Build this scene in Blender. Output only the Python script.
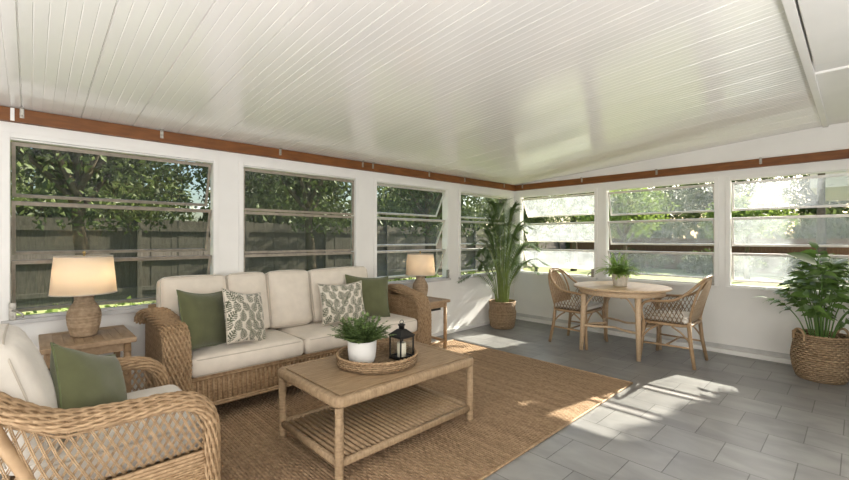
import bpy, bmesh, math, random
from math import sin, cos, pi, radians as R
from mathutils import Vector as V, Matrix as M, Quaternion, noise
for o in list(bpy.data.objects): bpy.data.objects.remove(o)
sc = bpy.context.scene
C = sc.collection
# ---------------------------------------------------------------- camera, sky, sun, exposure
cam = bpy.data.cameras.new('camera'); camo = bpy.data.objects.new('camera', cam); C.objects.link(camo)
cam.sensor_width = 36; cam.lens = 414/849*36; cam.shift_y = -1.5/849; cam.clip_start = .02; cam.clip_end = 300
camo.location = (0, 0, 1.3); camo.rotation_euler = (pi/2, 0, R(46.4)-pi/2)
sc.camera = camo
SUN = V((-1, .20, -.63))
w = bpy.data.worlds.new('sky'); sc.world = w; w.use_nodes = True
nt = w.node_tree; nt.nodes.clear()
sky = nt.nodes.new('ShaderNodeTexSky'); sky.sky_type = 'NISHITA'; sky.sun_disc = False
sky.sun_elevation = R(31); sky.sun_rotation = R(104); sky.air_density = 1.0; sky.dust_density = 2.5; sky.ozone_density = 1
bgn = nt.nodes.new('ShaderNodeBackground'); bgn.inputs[1].default_value = .30
wo = nt.nodes.new('ShaderNodeOutputWorld')
nt.links.new(sky.outputs[0], bgn.inputs[0]); nt.links.new(bgn.outputs[0], wo.inputs[0])
sl = bpy.data.lights.new('sun', 'SUN'); sl.energy = 15.5; sl.angle = R(.6); sl.color = (1, .93, .82)
slo = bpy.data.objects.new('sun', sl); C.objects.link(slo); slo.rotation_euler = SUN.to_track_quat('-Z', 'Y').to_euler()
def area(name, loc, d, sx, sy, e, col=(1, 1, 1)):
    l = bpy.data.lights.new(name, 'AREA'); l.shape = 'RECTANGLE'; l.size = sx; l.size_y = sy; l.energy = e; l.color = col
    o = bpy.data.objects.new(name, l); C.objects.link(o); o.location = loc; o.rotation_euler = V(d).to_track_quat('-Z', 'Z').to_euler()
area('fill_side', (-1.75, 1.0, 1.40), (1, .1, .75), 4.6, 1.2, 80, (1, .985, .965))  # added fill light before a solid wall, standing in for the unseen side
area('fill_back', (.95, -1.75, 1.45), (.08, 1, .75), 4.5, 1.4, 122, (1, .985, .965))  # added fill light behind the camera; no opening in this wall
sc.view_settings.view_transform = 'Standard'; sc.view_settings.look = 'None'; sc.view_settings.gamma = 1
sc.view_settings.exposure = .56
sc.cycles.use_denoising = True; sc.cycles.max_bounces = 10; sc.cycles.diffuse_bounces = 6
sc.cycles.transparent_max_bounces = 24; sc.cycles.sample_clamp_indirect = 6
# ---------------------------------------------------------------- materials
def mat(name, col, rough=.6, spec=.4, metal=0, vary=.0, vscale=8, bump=0, bscale=60, stretch=(1, 1, 1), trans=0, island=0, col2=None):
    m = bpy.data.materials.new(name); m.use_nodes = True; n = m.node_tree; b = n.nodes['Principled BSDF']
    b.inputs['Roughness'].default_value = rough; b.inputs['Specular IOR Level'].default_value = spec; b.inputs['Metallic'].default_value = metal
    L = n.links.new; c = (*col, 1); b.inputs['Base Color'].default_value = c
    tc = n.nodes.new('ShaderNodeTexCoord'); mp = n.nodes.new('ShaderNodeMapping'); mp.inputs['Scale'].default_value = stretch
    L(tc.outputs['Object'], mp.inputs[0]); src = None
    if vary or col2:
        nz = n.nodes.new('ShaderNodeTexNoise'); nz.inputs['Scale'].default_value = vscale; nz.inputs['Detail'].default_value = 5
        L(mp.outputs[0], nz.inputs[0])
        rp = n.nodes.new('ShaderNodeValToRGB'); rp.color_ramp.elements[0].position = .3; rp.color_ramp.elements[1].position = .7
        if col2: rp.color_ramp.elements[0].color = (*col2, 1); rp.color_ramp.elements[1].color = c
        else:
            rp.color_ramp.elements[0].color = tuple(x*(1-vary) for x in col)+(1,); rp.color_ramp.elements[1].color = tuple(min(1, x*(1+vary)) for x in col)+(1,)
        L(nz.outputs[0], rp.inputs[0]); src = rp.outputs[0]
    if island:
        g = n.nodes.new('ShaderNodeNewGeometry'); hs = n.nodes.new('ShaderNodeHueSaturation')
        mr = n.nodes.new('ShaderNodeMapRange'); mr.inputs[3].default_value = 1-island; mr.inputs[4].default_value = 1+island
        L(g.outputs['Random Per Island'], mr.inputs[0]); L(mr.outputs[0], hs.inputs['Value'])
        if src: L(src, hs.inputs['Color'])
        else: hs.inputs['Color'].default_value = c
        src = hs.outputs[0]
    if src: L(src, b.inputs['Base Color'])
    if bump:
        nb = n.nodes.new('ShaderNodeTexNoise'); nb.inputs['Scale'].default_value = bscale; nb.inputs['Detail'].default_value = 4
        L(mp.outputs[0], nb.inputs[0]); bp = n.nodes.new('ShaderNodeBump'); bp.inputs['Strength'].default_value = bump; bp.inputs['Distance'].default_value = .01
        L(nb.outputs[0], bp.inputs['Height']); L(bp.outputs[0], b.inputs['Normal'])
    if trans:
        t = n.nodes.new('ShaderNodeBsdfTranslucent'); mx = n.nodes.new('ShaderNodeMixShader'); mx.inputs[0].default_value = trans
        if src: L(src, t.inputs[0])
        else: t.inputs[0].default_value = c
        L(b.outputs[0], mx.inputs[1]); L(t.outputs[0], mx.inputs[2]); L(mx.outputs[0], n.nodes['Material Output'].inputs[0])
    return m
def mnode(n, op, a, b=None, c=None):
    x = n.nodes.new('ShaderNodeMath'); x.operation = op
    for i, q in enumerate((a, b, c)):
        if q is None: continue
        if isinstance(q, (int, float)): x.inputs[i].default_value = q
        else: n.links.new(q, x.inputs[i])
    return x.outputs[0]
def weave(name, c1, c2, a=.012, b=.008, strength=.8, dist=.004, rough=.6):
    """over-under woven strands on the UVs (metres): weavers run along u, rows of height b, stakes every a"""
    m = bpy.data.materials.new(name); m.use_nodes = True; n = m.node_tree; L = n.links.new; bs = n.nodes['Principled BSDF']
    tc = n.nodes.new('ShaderNodeTexCoord'); sx = n.nodes.new('ShaderNodeSeparateXYZ'); L(tc.outputs['UV'], sx.inputs[0])
    v = mnode(n, 'DIVIDE', sx.outputs[1], b); row = mnode(n, 'FLOOR', v); fr = mnode(n, 'FRACT', v)
    prof = mnode(n, 'SINE', mnode(n, 'MULTIPLY', fr, pi))
    ph = mnode(n, 'MULTIPLY', mnode(n, 'ADD', mnode(n, 'DIVIDE', sx.outputs[0], a), row), pi)
    ov = mnode(n, 'MULTIPLY_ADD', mnode(n, 'COSINE', ph), .5, .5)
    h = mnode(n, 'MULTIPLY', mnode(n, 'POWER', prof, .6), mnode(n, 'MULTIPLY_ADD', ov, .65, .35))
    nz = n.nodes.new('ShaderNodeTexNoise'); nz.inputs['Scale'].default_value = 40; L(tc.outputs['Object'], nz.inputs[0])
    wn = n.nodes.new('ShaderNodeTexWhiteNoise'); wn.noise_dimensions = '1D'; L(row, wn.inputs['W'])
    f = mnode(n, 'ADD', mnode(n, 'MULTIPLY', nz.outputs[0], .8), mnode(n, 'MULTIPLY', wn.outputs[0], .2))
    rp = n.nodes.new('ShaderNodeValToRGB'); rp.color_ramp.elements[0].color = (*c2, 1); rp.color_ramp.elements[1].color = (*c1, 1)
    rp.color_ramp.elements[0].position = .28; rp.color_ramp.elements[1].position = .68
    L(f, rp.inputs[0]); L(rp.outputs[0], bs.inputs['Base Color']); bs.inputs['Roughness'].default_value = rough; bs.inputs['Specular IOR Level'].default_value = .25
    bp = n.nodes.new('ShaderNodeBump'); bp.inputs['Strength'].default_value = strength; bp.inputs['Distance'].default_value = dist
    L(h, bp.inputs['Height']); L(bp.outputs[0], bs.inputs['Normal'])
    return m
def fabric(name, col, scale=600, bump=.25, vary=.05):
    m = mat(name, col, .9, .15, vary=vary, vscale=14, bump=bump, bscale=scale)
    b = m.node_tree.nodes['Principled BSDF']; b.inputs['Sheen Weight'].default_value = .25; b.inputs['Sheen Roughness'].default_value = .5
    return m
def pane_mat(name, tint, haze, hazecol, hscale=7):
    m = bpy.data.materials.new(name); m.use_nodes = True; n = m.node_tree; n.nodes.clear(); L = n.links.new
    out = n.nodes.new('ShaderNodeOutputMaterial'); tr = n.nodes.new('ShaderNodeBsdfTransparent'); tr.inputs[0].default_value = (*tint, 1)
    gl = n.nodes.new('ShaderNodeBsdfGlossy'); gl.inputs[1].default_value = .03; gl.inputs[0].default_value = (.9, .9, .9, 1)
    lw = n.nodes.new('ShaderNodeLayerWeight'); lw.inputs[0].default_value = .5; fr = n.nodes.new('ShaderNodeMath'); fr.operation = 'MULTIPLY_ADD'; fr.inputs[1].default_value = .75; fr.inputs[2].default_value = .045; L(mnode(n, 'POWER', lw.outputs['Facing'], 4.5), fr.inputs[0])
    df = n.nodes.new('ShaderNodeBsdfDiffuse'); df.inputs[0].default_value = (*hazecol, 1)
    tl = n.nodes.new('ShaderNodeBsdfTranslucent'); tl.inputs[0].default_value = (*hazecol, 1)
    dm = n.nodes.new('ShaderNodeMixShader'); dm.inputs[0].default_value = .6; L(df.outputs[0], dm.inputs[1]); L(tl.outputs[0], dm.inputs[2])
    tc = n.nodes.new('ShaderNodeTexCoord'); nz = n.nodes.new('ShaderNodeTexNoise'); nz.inputs['Scale'].default_value = hscale; nz.inputs['Detail'].default_value = 8; nz.inputs['Roughness'].default_value = .7
    L(tc.outputs['Object'], nz.inputs[0])
    mr = n.nodes.new('ShaderNodeMapRange'); mr.inputs[1].default_value = .3; mr.inputs[2].default_value = .7; mr.inputs[3].default_value = haze*.55; mr.inputs[4].default_value = haze*1.35
    L(nz.outputs[0], mr.inputs[0])
    m1 = n.nodes.new('ShaderNodeMixShader'); L(mr.outputs[0], m1.inputs[0]); L(tr.outputs[0], m1.inputs[1]); L(dm.outputs[0], m1.inputs[2])
    m2 = n.nodes.new('ShaderNodeMixShader'); L(fr.outputs[0], m2.inputs[0]); L(m1.outputs[0], m2.inputs[1]); L(gl.outputs[0], m2.inputs[2])
    L(m2.outputs[0], out.inputs[0]); return m
white = mat('white_paint', (.80, .785, .755), .5, .35, vary=.03, vscale=3, bump=.06, bscale=25)
ceilm = mat('ceiling_gloss', (.83, .81, .785), .16, .85, vary=.02, vscale=2, bump=.03, bscale=9, stretch=(3, .6, 1))
ceil2 = mat('ceiling_matte', (.78, .77, .745), .5, .3, vary=.03, vscale=5, bump=.25, bscale=35, stretch=(1, .3, 1))
beamw = mat('stained_beam', (.22, .080, .019), .5, .35, vary=.3, vscale=6, bump=.15, bscale=30, stretch=(1, 1, 6), col2=(.13, .046, .011))
alu = mat('aluminium_rail', (.62, .59, .54), .4, .5, metal=.25, vary=.12, vscale=20)
alud = mat('weathered_rail', (.30, .26, .21), .5, .4, metal=.2, vary=.2, vscale=20)
galv = mat('galvanised_metal', (.35, .33, .29), .45, .5, metal=.7, vary=.3, vscale=60)
blackm = mat('black_iron', (.015, .014, .013), .45, .5, metal=.3)
silver = mat('grey_sill_metal', (.52, .51, .50), .45, .5, vary=.1, vscale=10)
paneL = pane_mat('dusty_screened_glass', (.50, .53, .48), .08, (.30, .33, .29), 9)
paneG = pane_mat('clear_glass', (.80, .84, .80), .09, (.5, .53, .5), 9)
paneR = pane_mat('hazy_backlit_glass', (.93, .96, .95), .31, (.52, .57, .57), 9)
wick = weave('wicker', (.43, .29, .165), (.25, .155, .080), .022, .011, .9, .006)
wickf = weave('wicker_ribbed', (.43, .29, .165), (.27, .17, .088), .016, .03, .9, .006)
strand = mat('wicker_strand', (.43, .295, .172), .55, .3, vary=.25, vscale=35, col2=(.25, .158, .084))
rod = mat('rattan_rod', (.42, .285, .165), .45, .35, vary=.2, vscale=18, bump=.1, bscale=60, col2=(.29, .185, .10))
cane = weave('woven_cane', (.52, .39, .26), (.38, .27, .17), .012, .012, .5, .002)
wrap = weave('cane_wrapped', (.395, .28, .170), (.265, .18, .104), .6, .009, .8, .003, .5)
slatm = mat('rattan_slat', (.395, .276, .165), .5, .3, vary=.2, vscale=9, stretch=(1, 5, 5), bump=.1, col2=(.265, .178, .10))
woodt = mat('bamboo_table', (.44, .31, .195), .5, .3, vary=.2, vscale=7, stretch=(6, 1, 6), bump=.1, bscale=40, col2=(.32, .215, .125))
oak = mat('pale_oak', (.62, .46, .30), .45, .35, vary=.15, vscale=6, stretch=(1, 7, 7), bump=.06, bscale=40, col2=(.52, .37, .23))
cream = fabric('cream_cushion', (.70, .63, .54))
offw = fabric('offwhite_cushion', (.69, .64, .57))
pipem = fabric('cushion_piping', (.50, .445, .37))
pipeg = fabric('green_piping', (.12, .14, .06))
green = fabric('olive_fabric', (.112, .118, .058), vary=.1)
leafp = fabric('leaf_print_dark', (.105, .112, .072), vary=.1)
creamp = fabric('print_ground', (.66, .61, .52))
shade = mat('linen_shade', (.80, .72, .60), .9, .1, bump=.15, bscale=300, trans=.45)
rope = weave('rope_wrap', (.54, .40, .27), (.32, .225, .14), .030, .0105, 1, .006, .8)
brass = mat('brass', (.55, .38, .15), .3, .5, metal=.9)
bulbm = bpy.data.materials.new('lit_bulb'); bulbm.use_nodes = True
_b = bulbm.node_tree.nodes['Principled BSDF']; _b.inputs['Emission Color'].default_value = (1, .78, .5, 1); _b.inputs['Emission Strength'].default_value = 8
basket = weave('seagrass', (.46, .325, .20), (.26, .17, .095), .026, .020, 1, .022, .75)
trayw = weave('tray_seagrass', (.40, .275, .16), (.22, .14, .075), .020, .013, 1, .014, .7)
potw = mat('white_ceramic', (.74, .72, .68), .55, .35, vary=.05, vscale=6, bump=.08, bscale=40)
potg = mat('stone_pot', (.56, .51, .43), .8, .2, vary=.15, vscale=30, bump=.2, bscale=60)
soil = mat('soil', (.035, .024, .016), .95, .1, bump=.8, bscale=50)
fernm = mat('herb_leaf', (.15, .22, .075), .5, .3, island=.45, trans=.25)
fern2 = mat('fern_leaf', (.27, .42, .085), .5, .3, island=.4, trans=.3)
palmm = mat('palm_leaf', (.085, .135, .042), .42, .4, island=.4, trans=.25)
palmst = mat('palm_cane', (.20, .25, .07), .5, .3, vary=.2, vscale=20)
bigl = mat('glossy_leaf', (.095, .170, .036), .35, .45, island=.35, trans=.25)
bigs = mat('green_stalk', (.11, .20, .05), .45, .3)
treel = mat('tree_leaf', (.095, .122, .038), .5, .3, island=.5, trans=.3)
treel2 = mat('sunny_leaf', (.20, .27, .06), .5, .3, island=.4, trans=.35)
treeb = mat('tree_bark', (.11, .085, .06), .9, .1, vary=.3, vscale=14, bump=.6, bscale=20)
fencem = mat('weathered_fence', (.13, .115, .095), .85, .15, vary=.3, vscale=9, stretch=(5, 5, .6), bump=.3, bscale=40)
fenceb = mat('brown_fence', (.15, .085, .045), .8, .2, vary=.3, vscale=9, stretch=(5, 5, .6))
candle = mat('ivory_wax', (.80, .74, .60), .5, .3)
lglass = pane_mat('lantern_glass', (.95, .96, .95), .03, (.7, .7, .7))
stucco = mat('beige_stucco', (.62, .55, .45), .9, .2, vary=.05, vscale=4, bump=.2, bscale=60)
roofm = mat('roof_shingle', (.20, .16, .13), .9, .2, vary=.2, vscale=20)
def floor_mat():
    m = mat('grey_tile', (.30, .295, .28), .36, .4); n = m.node_tree; L = n.links.new; b = n.nodes['Principled BSDF']
    tc = n.nodes.new('ShaderNodeTexCoord'); s = n.nodes.new('ShaderNodeSeparateXYZ'); L(tc.outputs['Object'], s.inputs[0])
    cb = n.nodes.new('ShaderNodeCombineXYZ'); L(mnode(n, 'SUBTRACT', s.outputs[1], .93+.1715), cb.inputs[0]); L(mnode(n, 'SUBTRACT', s.outputs[0], 3.552), cb.inputs[1])
    br = n.nodes.new('ShaderNodeTexBrick'); L(cb.outputs[0], br.inputs[0]); br.offset = .5; br.offset_frequency = 2
    br.inputs['Scale'].default_value = 1; br.inputs['Brick Width'].default_value = .343; br.inputs['Row Height'].default_value = .3375
    br.inputs['Mortar Size'].default_value = .0028; br.inputs['Mortar Smooth'].default_value = .1; br.inputs['Bias'].default_value = 0
    br.inputs['Color1'].default_value = (.215, .211, .203, 1); br.inputs['Color2'].default_value = (.272, .267, .257, 1); br.inputs['Mortar'].default_value = (.12, .116, .108, 1)
    nz = n.nodes.new('ShaderNodeTexNoise'); nz.inputs['Scale'].default_value = 3.5; nz.inputs['Detail'].default_value = 7; nz.inputs['Distortion'].default_value = .8
    mp = n.nodes.new('ShaderNodeMapping'); mp.inputs['Scale'].default_value = (1.6, .7, 1); L(tc.outputs['Object'], mp.inputs[0]); L(mp.outputs[0], nz.inputs[0])
    mx = n.nodes.new('ShaderNodeMix'); mx.data_type = 'RGBA'; mx.blend_type = 'MULTIPLY'; mx.inputs[0].default_value = .6
    rp = n.nodes.new('ShaderNodeValToRGB'); rp.color_ramp.elements[0].color = (.62, .62, .62, 1); rp.color_ramp.elements[1].color = (1.25, 1.24, 1.22, 1)
    rp.color_ramp.elements[0].position = .3; rp.color_ramp.elements[1].position = .72
    L(nz.outputs[0], rp.inputs[0]); L(br.outputs[0], mx.inputs[6]); L(rp.outputs[0], mx.inputs[7]); L(mx.outputs[2], b.inputs['Base Color'])
    bp = n.nodes.new('ShaderNodeBump'); bp.inputs['Strength'].default_value = .5; bp.inputs['Distance'].default_value = .003
    L(mnode(n, 'MULTIPLY_ADD', br.outputs[1], -1, mnode(n, 'MULTIPLY', nz.outputs[0], .25)), bp.inputs['Height']); L(bp.outputs[0], b.inputs['Normal'])
    return m
def rug_mat():
    m = weave('jute', (.415, .282, .172), (.25, .162, .093), .028, .019, 1, .011, .95); n = m.node_tree; L = n.links.new; b = n.nodes['Principled BSDF']
    tc = n.nodes.new('ShaderNodeTexCoord'); mp = n.nodes.new('ShaderNodeMapping'); mp.inputs['Scale'].default_value = (16, 1.2, 1); L(tc.outputs['Object'], mp.inputs[0])
    nz = n.nodes.new('ShaderNodeTexNoise'); nz.inputs['Scale'].default_value = 1; nz.inputs['Detail'].default_value = 3; L(mp.outputs[0], nz.inputs[0])
    rp = n.nodes.new('ShaderNodeValToRGB'); rp.color_ramp.elements[0].color = (.89, .885, .88, 1); rp.color_ramp.elements[1].color = (1.06, 1.06, 1.06, 1); rp.color_ramp.elements[0].position = .32; rp.color_ramp.elements[1].position = .68
    L(nz.outputs[0], rp.inputs[0]); mx = n.nodes.new('ShaderNodeMix'); mx.data_type = 'RGBA'; mx.blend_type = 'MULTIPLY'; mx.inputs[0].default_value = 1
    old = b.inputs['Base Color'].links[0].from_socket; L(old, mx.inputs[6]); L(rp.outputs[0], mx.inputs[7]); L(mx.outputs[2], b.inputs['Base Color'])
    return m
floorm = floor_mat(); rugm = rug_mat()
lawnm = mat('lawn_grass', (.27, .30, .14), .9, .1, vary=.2, vscale=1.2, bump=.5, bscale=60, col2=(.18, .22, .08))
# ---------------------------------------------------------------- mesh helpers
class MB:
    def __init__(s): s.v = []; s.f = []; s.uv = []; s.m = []; s.s = []
    def add(s, vs, fs, uvs=None, mi=0, smooth=True):
        o = len(s.v); s.v += [tuple(p) for p in vs]
        for i, f in enumerate(fs):
            s.f.append(tuple(o+k for k in f)); s.m.append(mi if isinstance(mi, int) else mi[i]); s.s.append(smooth)
            s.uv.append(uvs[i] if uvs else None)
        return s
    def box(s, lo, hi, bev=.004, mi=0, rot=None, seg=2):
        c = (V(lo)+V(hi))/2; d = V(hi)-V(lo); d = V([abs(x) for x in d])
        bm = bmesh.new(); bmesh.ops.create_cube(bm, size=1); bmesh.ops.scale(bm, vec=d, verts=bm.verts)
        bev = min(bev, min(d)*.45)
        if bev > 0: bmesh.ops.bevel(bm, geom=bm.edges[:], offset=bev, segments=seg, affect='EDGES', profile=.6)
        bm.normal_update(); vs = [v.co.copy() for v in bm.verts]; fs = []; uv = []
        for f in bm.faces:
            n = f.normal; a = max(range(3), key=lambda i: abs(n[i])); i, j = [(1, 2), (0, 2), (0, 1)][a]
            fs.append([v.index for v in f.verts]); uv.append([(v.co[i]+c[i], v.co[j]+c[j]) for v in f.verts])
        bm.free()
        if rot is not None: vs = [rot @ v for v in vs]
        return s.add([v+c for v in vs], fs, uv, mi, smooth=False)
    def obox(s, p, q, wx, wy, bev=.003, up=(0, 0, 1), mi=0):
        """a bar of section wx (sideways) by wy (along up) from p to q"""
        p = V(p); q = V(q); z = (q-p); l = z.length; z.normalize(); u = V(up); x = u.cross(z)
        if x.length < 1e-4: x = V((1, 0, 0)).cross(z)
        x.normalize(); y = z.cross(x); rot = M((x, y, z)).transposed(); b = MB().box((-wx/2, -wy/2, -l/2), (wx/2, wy/2, l/2), bev)
        c = (p+q)/2; return s.add([rot @ V(v)+c for v in b.v], b.f, b.uv, mi, smooth=False)
    def sweep(s, pts, prof, n0=None, closed=False, caps=True, mi=0, scale=None, twist=0):
        """prof: list of (a,b) offsets; frame carried along the path (b along the normal that starts near n0)"""
        pts = [V(p) for p in pts]; N = len(pts); T = []
        for i in range(N):
            a = pts[i-1] if (i > 0 or closed) else pts[i]; b = pts[(i+1) % N] if (i < N-1 or closed) else pts[i]
            t = b-a; T.append(t.normalized() if t.length > 1e-9 else V((0, 0, 1)))
        n = V(n0) if n0 is not None else (V((0, 0, 1)) if abs(T[0].z) < .9 else V((1, 0, 0)))
        n = (n-T[0]*n.dot(T[0])).normalized(); vs = []; ls = [0]; k = len(prof)
        per = [0]
        for j in range(k): per.append(per[-1]+(V((*prof[(j+1) % k], 0))-V((*prof[j], 0))).length)
        for i in range(N):
            if i: n = (n-T[i]*n.dot(T[i])).normalized(); ls.append(ls[-1]+(pts[i]-pts[i-1]).length)
            b = T[i].cross(n); sc_ = 1 if scale is None else scale[i]; tw = twist*i
            for (x, y) in prof:
                if twist: x, y = x*cos(tw)-y*sin(tw), x*sin(tw)+y*cos(tw)
                vs.append(pts[i]+(b*x+n*y)*sc_)
        fs = []; uv = []; R_ = N if closed else N-1
        for i in range(R_):
            l0 = ls[i]; l1 = ls[i+1] if i+1 < N else ls[i]+(pts[0]-pts[i]).length
            for j in range(k):
                a = i*k+j; b = i*k+(j+1) % k; c = ((i+1) % N)*k+(j+1) % k; d = ((i+1) % N)*k+j
                fs.append((a, b, c, d)); uv.append([(per[j], l0), (per[j+1], l0), (per[j+1], l1), (per[j], l1)])
        if caps and not closed:
            for i, st in ((0, 0), (N-1, (N-1)*k)):
                f = list(range(st, st+k)); f = f[::-1] if i == 0 else f
                fs.append(f); uv.append([prof[q-st] for q in f])
        return s.add(vs, fs, uv, mi)
    def tube(s, pts, r, n=8, closed=False, mi=0, n0=None, flat=1):
        if isinstance(r, (list, tuple)): rr = r; r0 = 1
        else: rr = None; r0 = r
        return s.sweep(pts, [(r0*cos(2*pi*i/n), r0*flat*sin(2*pi*i/n)) for i in range(n)], n0, closed, True, mi, rr)
    def lathe(s, prof, c=(0, 0, 0), n=36, mi=0):
        vs = []; fs = []; uv = []; L = [0]; rm = max(p[0] for p in prof)
        for i in range(1, len(prof)): L.append(L[-1]+math.dist(prof[i], prof[i-1]))
        for r, z in prof:
            for j in range(n): vs.append((c[0]+r*cos(2*pi*j/n), c[1]+r*sin(2*pi*j/n), c[2]+z))
        for i in range(len(prof)-1):
            for j in range(n):
                k = (j+1) % n; fs.append((i*n+j, i*n+k, (i+1)*n+k, (i+1)*n+j)); u0 = 2*pi*j/n*rm; u1 = 2*pi*(j+1)/n*rm
                uv.append([(u0, L[i]), (u1, L[i]), (u1, L[i+1]), (u0, L[i+1])])
        for i, rev in ((0, True), (len(prof)-1, False)):
            if prof[i][0] > 1e-5:
                f = list(range(i*n, i*n+n)); f = f[::-1] if rev else f; fs.append(f); uv.append([(vs[q][0], vs[q][1]) for q in f])
        return s.add(vs, fs, uv, mi)
    def grid(s, fn, nu, nv, mi=0, usc=1, vsc=1):
        vs = [fn(i/nu, j/nv) for i in range(nu+1) for j in range(nv+1)]; fs = []; uv = []
        for i in range(nu):
            for j in range(nv):
                a = i*(nv+1)+j; fs.append((a, a+nv+1, a+nv+2, a+1))
                uv.append([(i/nu*usc, j/nv*vsc), ((i+1)/nu*usc, j/nv*vsc), ((i+1)/nu*usc, (j+1)/nv*vsc), (i/nu*usc, (j+1)/nv*vsc)])
        return s.add(vs, fs, uv, mi)
    def xf(s, m): s.v = [tuple(m @ V(p)) for p in s.v]; return s
    def build(s, name, mats, parent=None, at=None):
        me = bpy.data.meshes.new(name)
        off = V(parent.get('_at', (0, 0, 0))) if parent else V(at or (0, 0, 0))
        me.from_pydata([V(p)-off for p in s.v], [], s.f)
        ul = me.uv_layers.new(name='UVMap'); k = 0; d = []
        for i, f in enumerate(s.f):
            u = s.uv[i]; d += [x for q in (u or [(s.v[j][0], s.v[j][1]) for j in f]) for x in q[:2]]
        ul.data.foreach_set('uv', d)
        for m in (mats if isinstance(mats, (list, tuple)) else [mats]): me.materials.append(m)
        me.polygons.foreach_set('material_index', s.m); me.polygons.foreach_set('use_smooth', s.s); me.update()
        o = bpy.data.objects.new(name, me); C.objects.link(o)
        if parent: o.parent = parent; o['_at'] = tuple(off)
        else: o.location = off; o['_at'] = tuple(off)
        return o
def thing(name, label, cat, loc, group=None, kind=None):
    o = bpy.data.objects.new(name, None); o.empty_display_size = .1; C.objects.link(o); o.location = loc; o['_at'] = tuple(loc)
    if label: o['label'] = label
    if cat: o['category'] = cat
    if group: o['group'] = group
    if kind: o['kind'] = kind
    return o
def tag(o, label, cat, group=None, kind=None):
    o['label'] = label; o['category'] = cat
    if group: o['group'] = group
    if kind: o['kind'] = kind
    return o
def struct(o): o['kind'] = 'structure'; return o
def dup(root, loc, label, rotz=0, scale=None):
    r = root.copy(); C.objects.link(r); r.location = loc; r['label'] = label; r.rotation_euler = (0, 0, rotz)
    if scale: r.scale = scale if isinstance(scale, tuple) else (scale,)*3
    for ch in list(root.children):
        c = ch.copy(); C.objects.link(c); c.parent = r
        for g in ch.children: d = g.copy(); C.objects.link(d); d.parent = c
    return r
def cat(pts, k=6, closed=False):
    """Catmull-Rom through pts"""
    P = [V(p) for p in pts]; n = len(P); out = []
    for i in range(n if closed else n-1):
        p1 = P[i]; p2 = P[(i+1) % n]; p0 = P[i-1] if (i > 0 or closed) else p1*2-p2; p3 = P[(i+2) % n] if (i+2 < n or closed) else p2*2-p1
        for t in [j/k for j in range(k)]:
            out.append(.5*((2*p1)+(p2-p0)*t+(2*p0-5*p1+4*p2-p3)*t*t+(3*p1-p0-3*p2+p3)*t**3))
    if not closed: out.append(P[-1])
    return out
def rrect(w, h, r, n=4):
    out = []
    for cx, cy, a0 in ((w/2-r, h/2-r, 0), (-w/2+r, h/2-r, 90), (-w/2+r, -h/2+r, 180), (w/2-r, -h/2+r, 270)):
        for i in range(n+1): a = R(a0+90*i/n); out.append((cx+r*cos(a), cy+r*sin(a)))
    return out
def cushion(mb, size, r=.04, bulge=.02, sag=0, n=14, M4=None, pipe=None, seed=0, crease=.004):
    """soft box cushion centred on the origin, z up; pipe: MB that gets piping round top and bottom edges"""
    W, D, H = [x/2 for x in size]; vs = []; idx = {}; fs = []
    def pt(x, y, z):
        p = V((x*W, y*D, z*H)); q = V((max(-W+r, min(W-r, p.x)), max(-D+r, min(D-r, p.y)), max(-H+r, min(H-r, p.z))))
        d = p-q
        if d.length > 1e-9: p = q+d.normalized()*r
        bz = (1-min(1, abs(x))**2.5)*(1-min(1, abs(y))**2.5)
        p.z += bulge*z*bz - sag*bz*(z > 0)
        p.y += y*bulge*.5*(1-x*x)*(1-z*z); p.x += x*bulge*.35*(1-y*y)*(1-z*z)
        if crease: p.z += crease*noise.noise(V((p.x*5+seed, p.y*5, p.z*5)))*bz*2
        return p
    def key(x, y, z):
        k = (round(x, 4), round(y, 4), round(z, 4))
        if k not in idx: idx[k] = len(vs); vs.append(pt(x, y, z))
        return idx[k]
    g = [-1+2*i/n for i in range(n+1)]; e = r*1.0
    def dens(S): # denser samples at the rounded edges
        a = r/S; return [-1, -1+a*.15, -1+a*.45, -1+a]+[(-1+a)+(2-2*a)*i/n for i in range(1, n)]+[1-a, 1-a*.45, 1-a*.15, 1]
    gx, gy = dens(W), dens(D); a = r/H; gz = [-1, -1+a*.15, -1+a*.45, -1+a*.95, 0, 1-a*.95, 1-a*.45, 1-a*.15, 1]
    for z in (-1, 1):
        for i in range(len(gx)-1):
            for j in range(len(gy)-1):
                f = [key(gx[i], gy[j], z), key(gx[i+1], gy[j], z), key(gx[i+1], gy[j+1], z), key(gx[i], gy[j+1], z)]; fs.append(f if z > 0 else f[::-1])
    for (A, B, ax) in ((gx, gz, 1), (gy, gz, 0)):
        for sgn in (-1, 1):
            for i in range(len(A)-1):
                for j in range(len(B)-1):
                    q = [(A[i], B[j]), (A[i+1], B[j]), (A[i+1], B[j+1]), (A[i], B[j+1])]
                    f = [key(u, sgn, v) if ax == 1 else key(sgn, u, v) for u, v in q]
                    fs.append(f if (sgn < 0) == (ax == 1) else f[::-1])
    M4 = M4 or M.Identity(4)
    mb.add([M4 @ v for v in vs], fs)
    if pipe is not None:
        for z in (-1, 1):
            loop = [(x, -1) for x in gx[3:-3]]+[(1, y) for y in gy[3:-3]]+[(x, 1) for x in gx[3:-3][::-1]]+[(-1, y) for y in gy[3:-3][::-1]]
            pts = []
            for x, y in loop:
                p = pt(x, y, z*(1-a*.3)); pts.append(M4 @ p)
            pipe.tube(pts, .0042, 6, closed=True)
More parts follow.
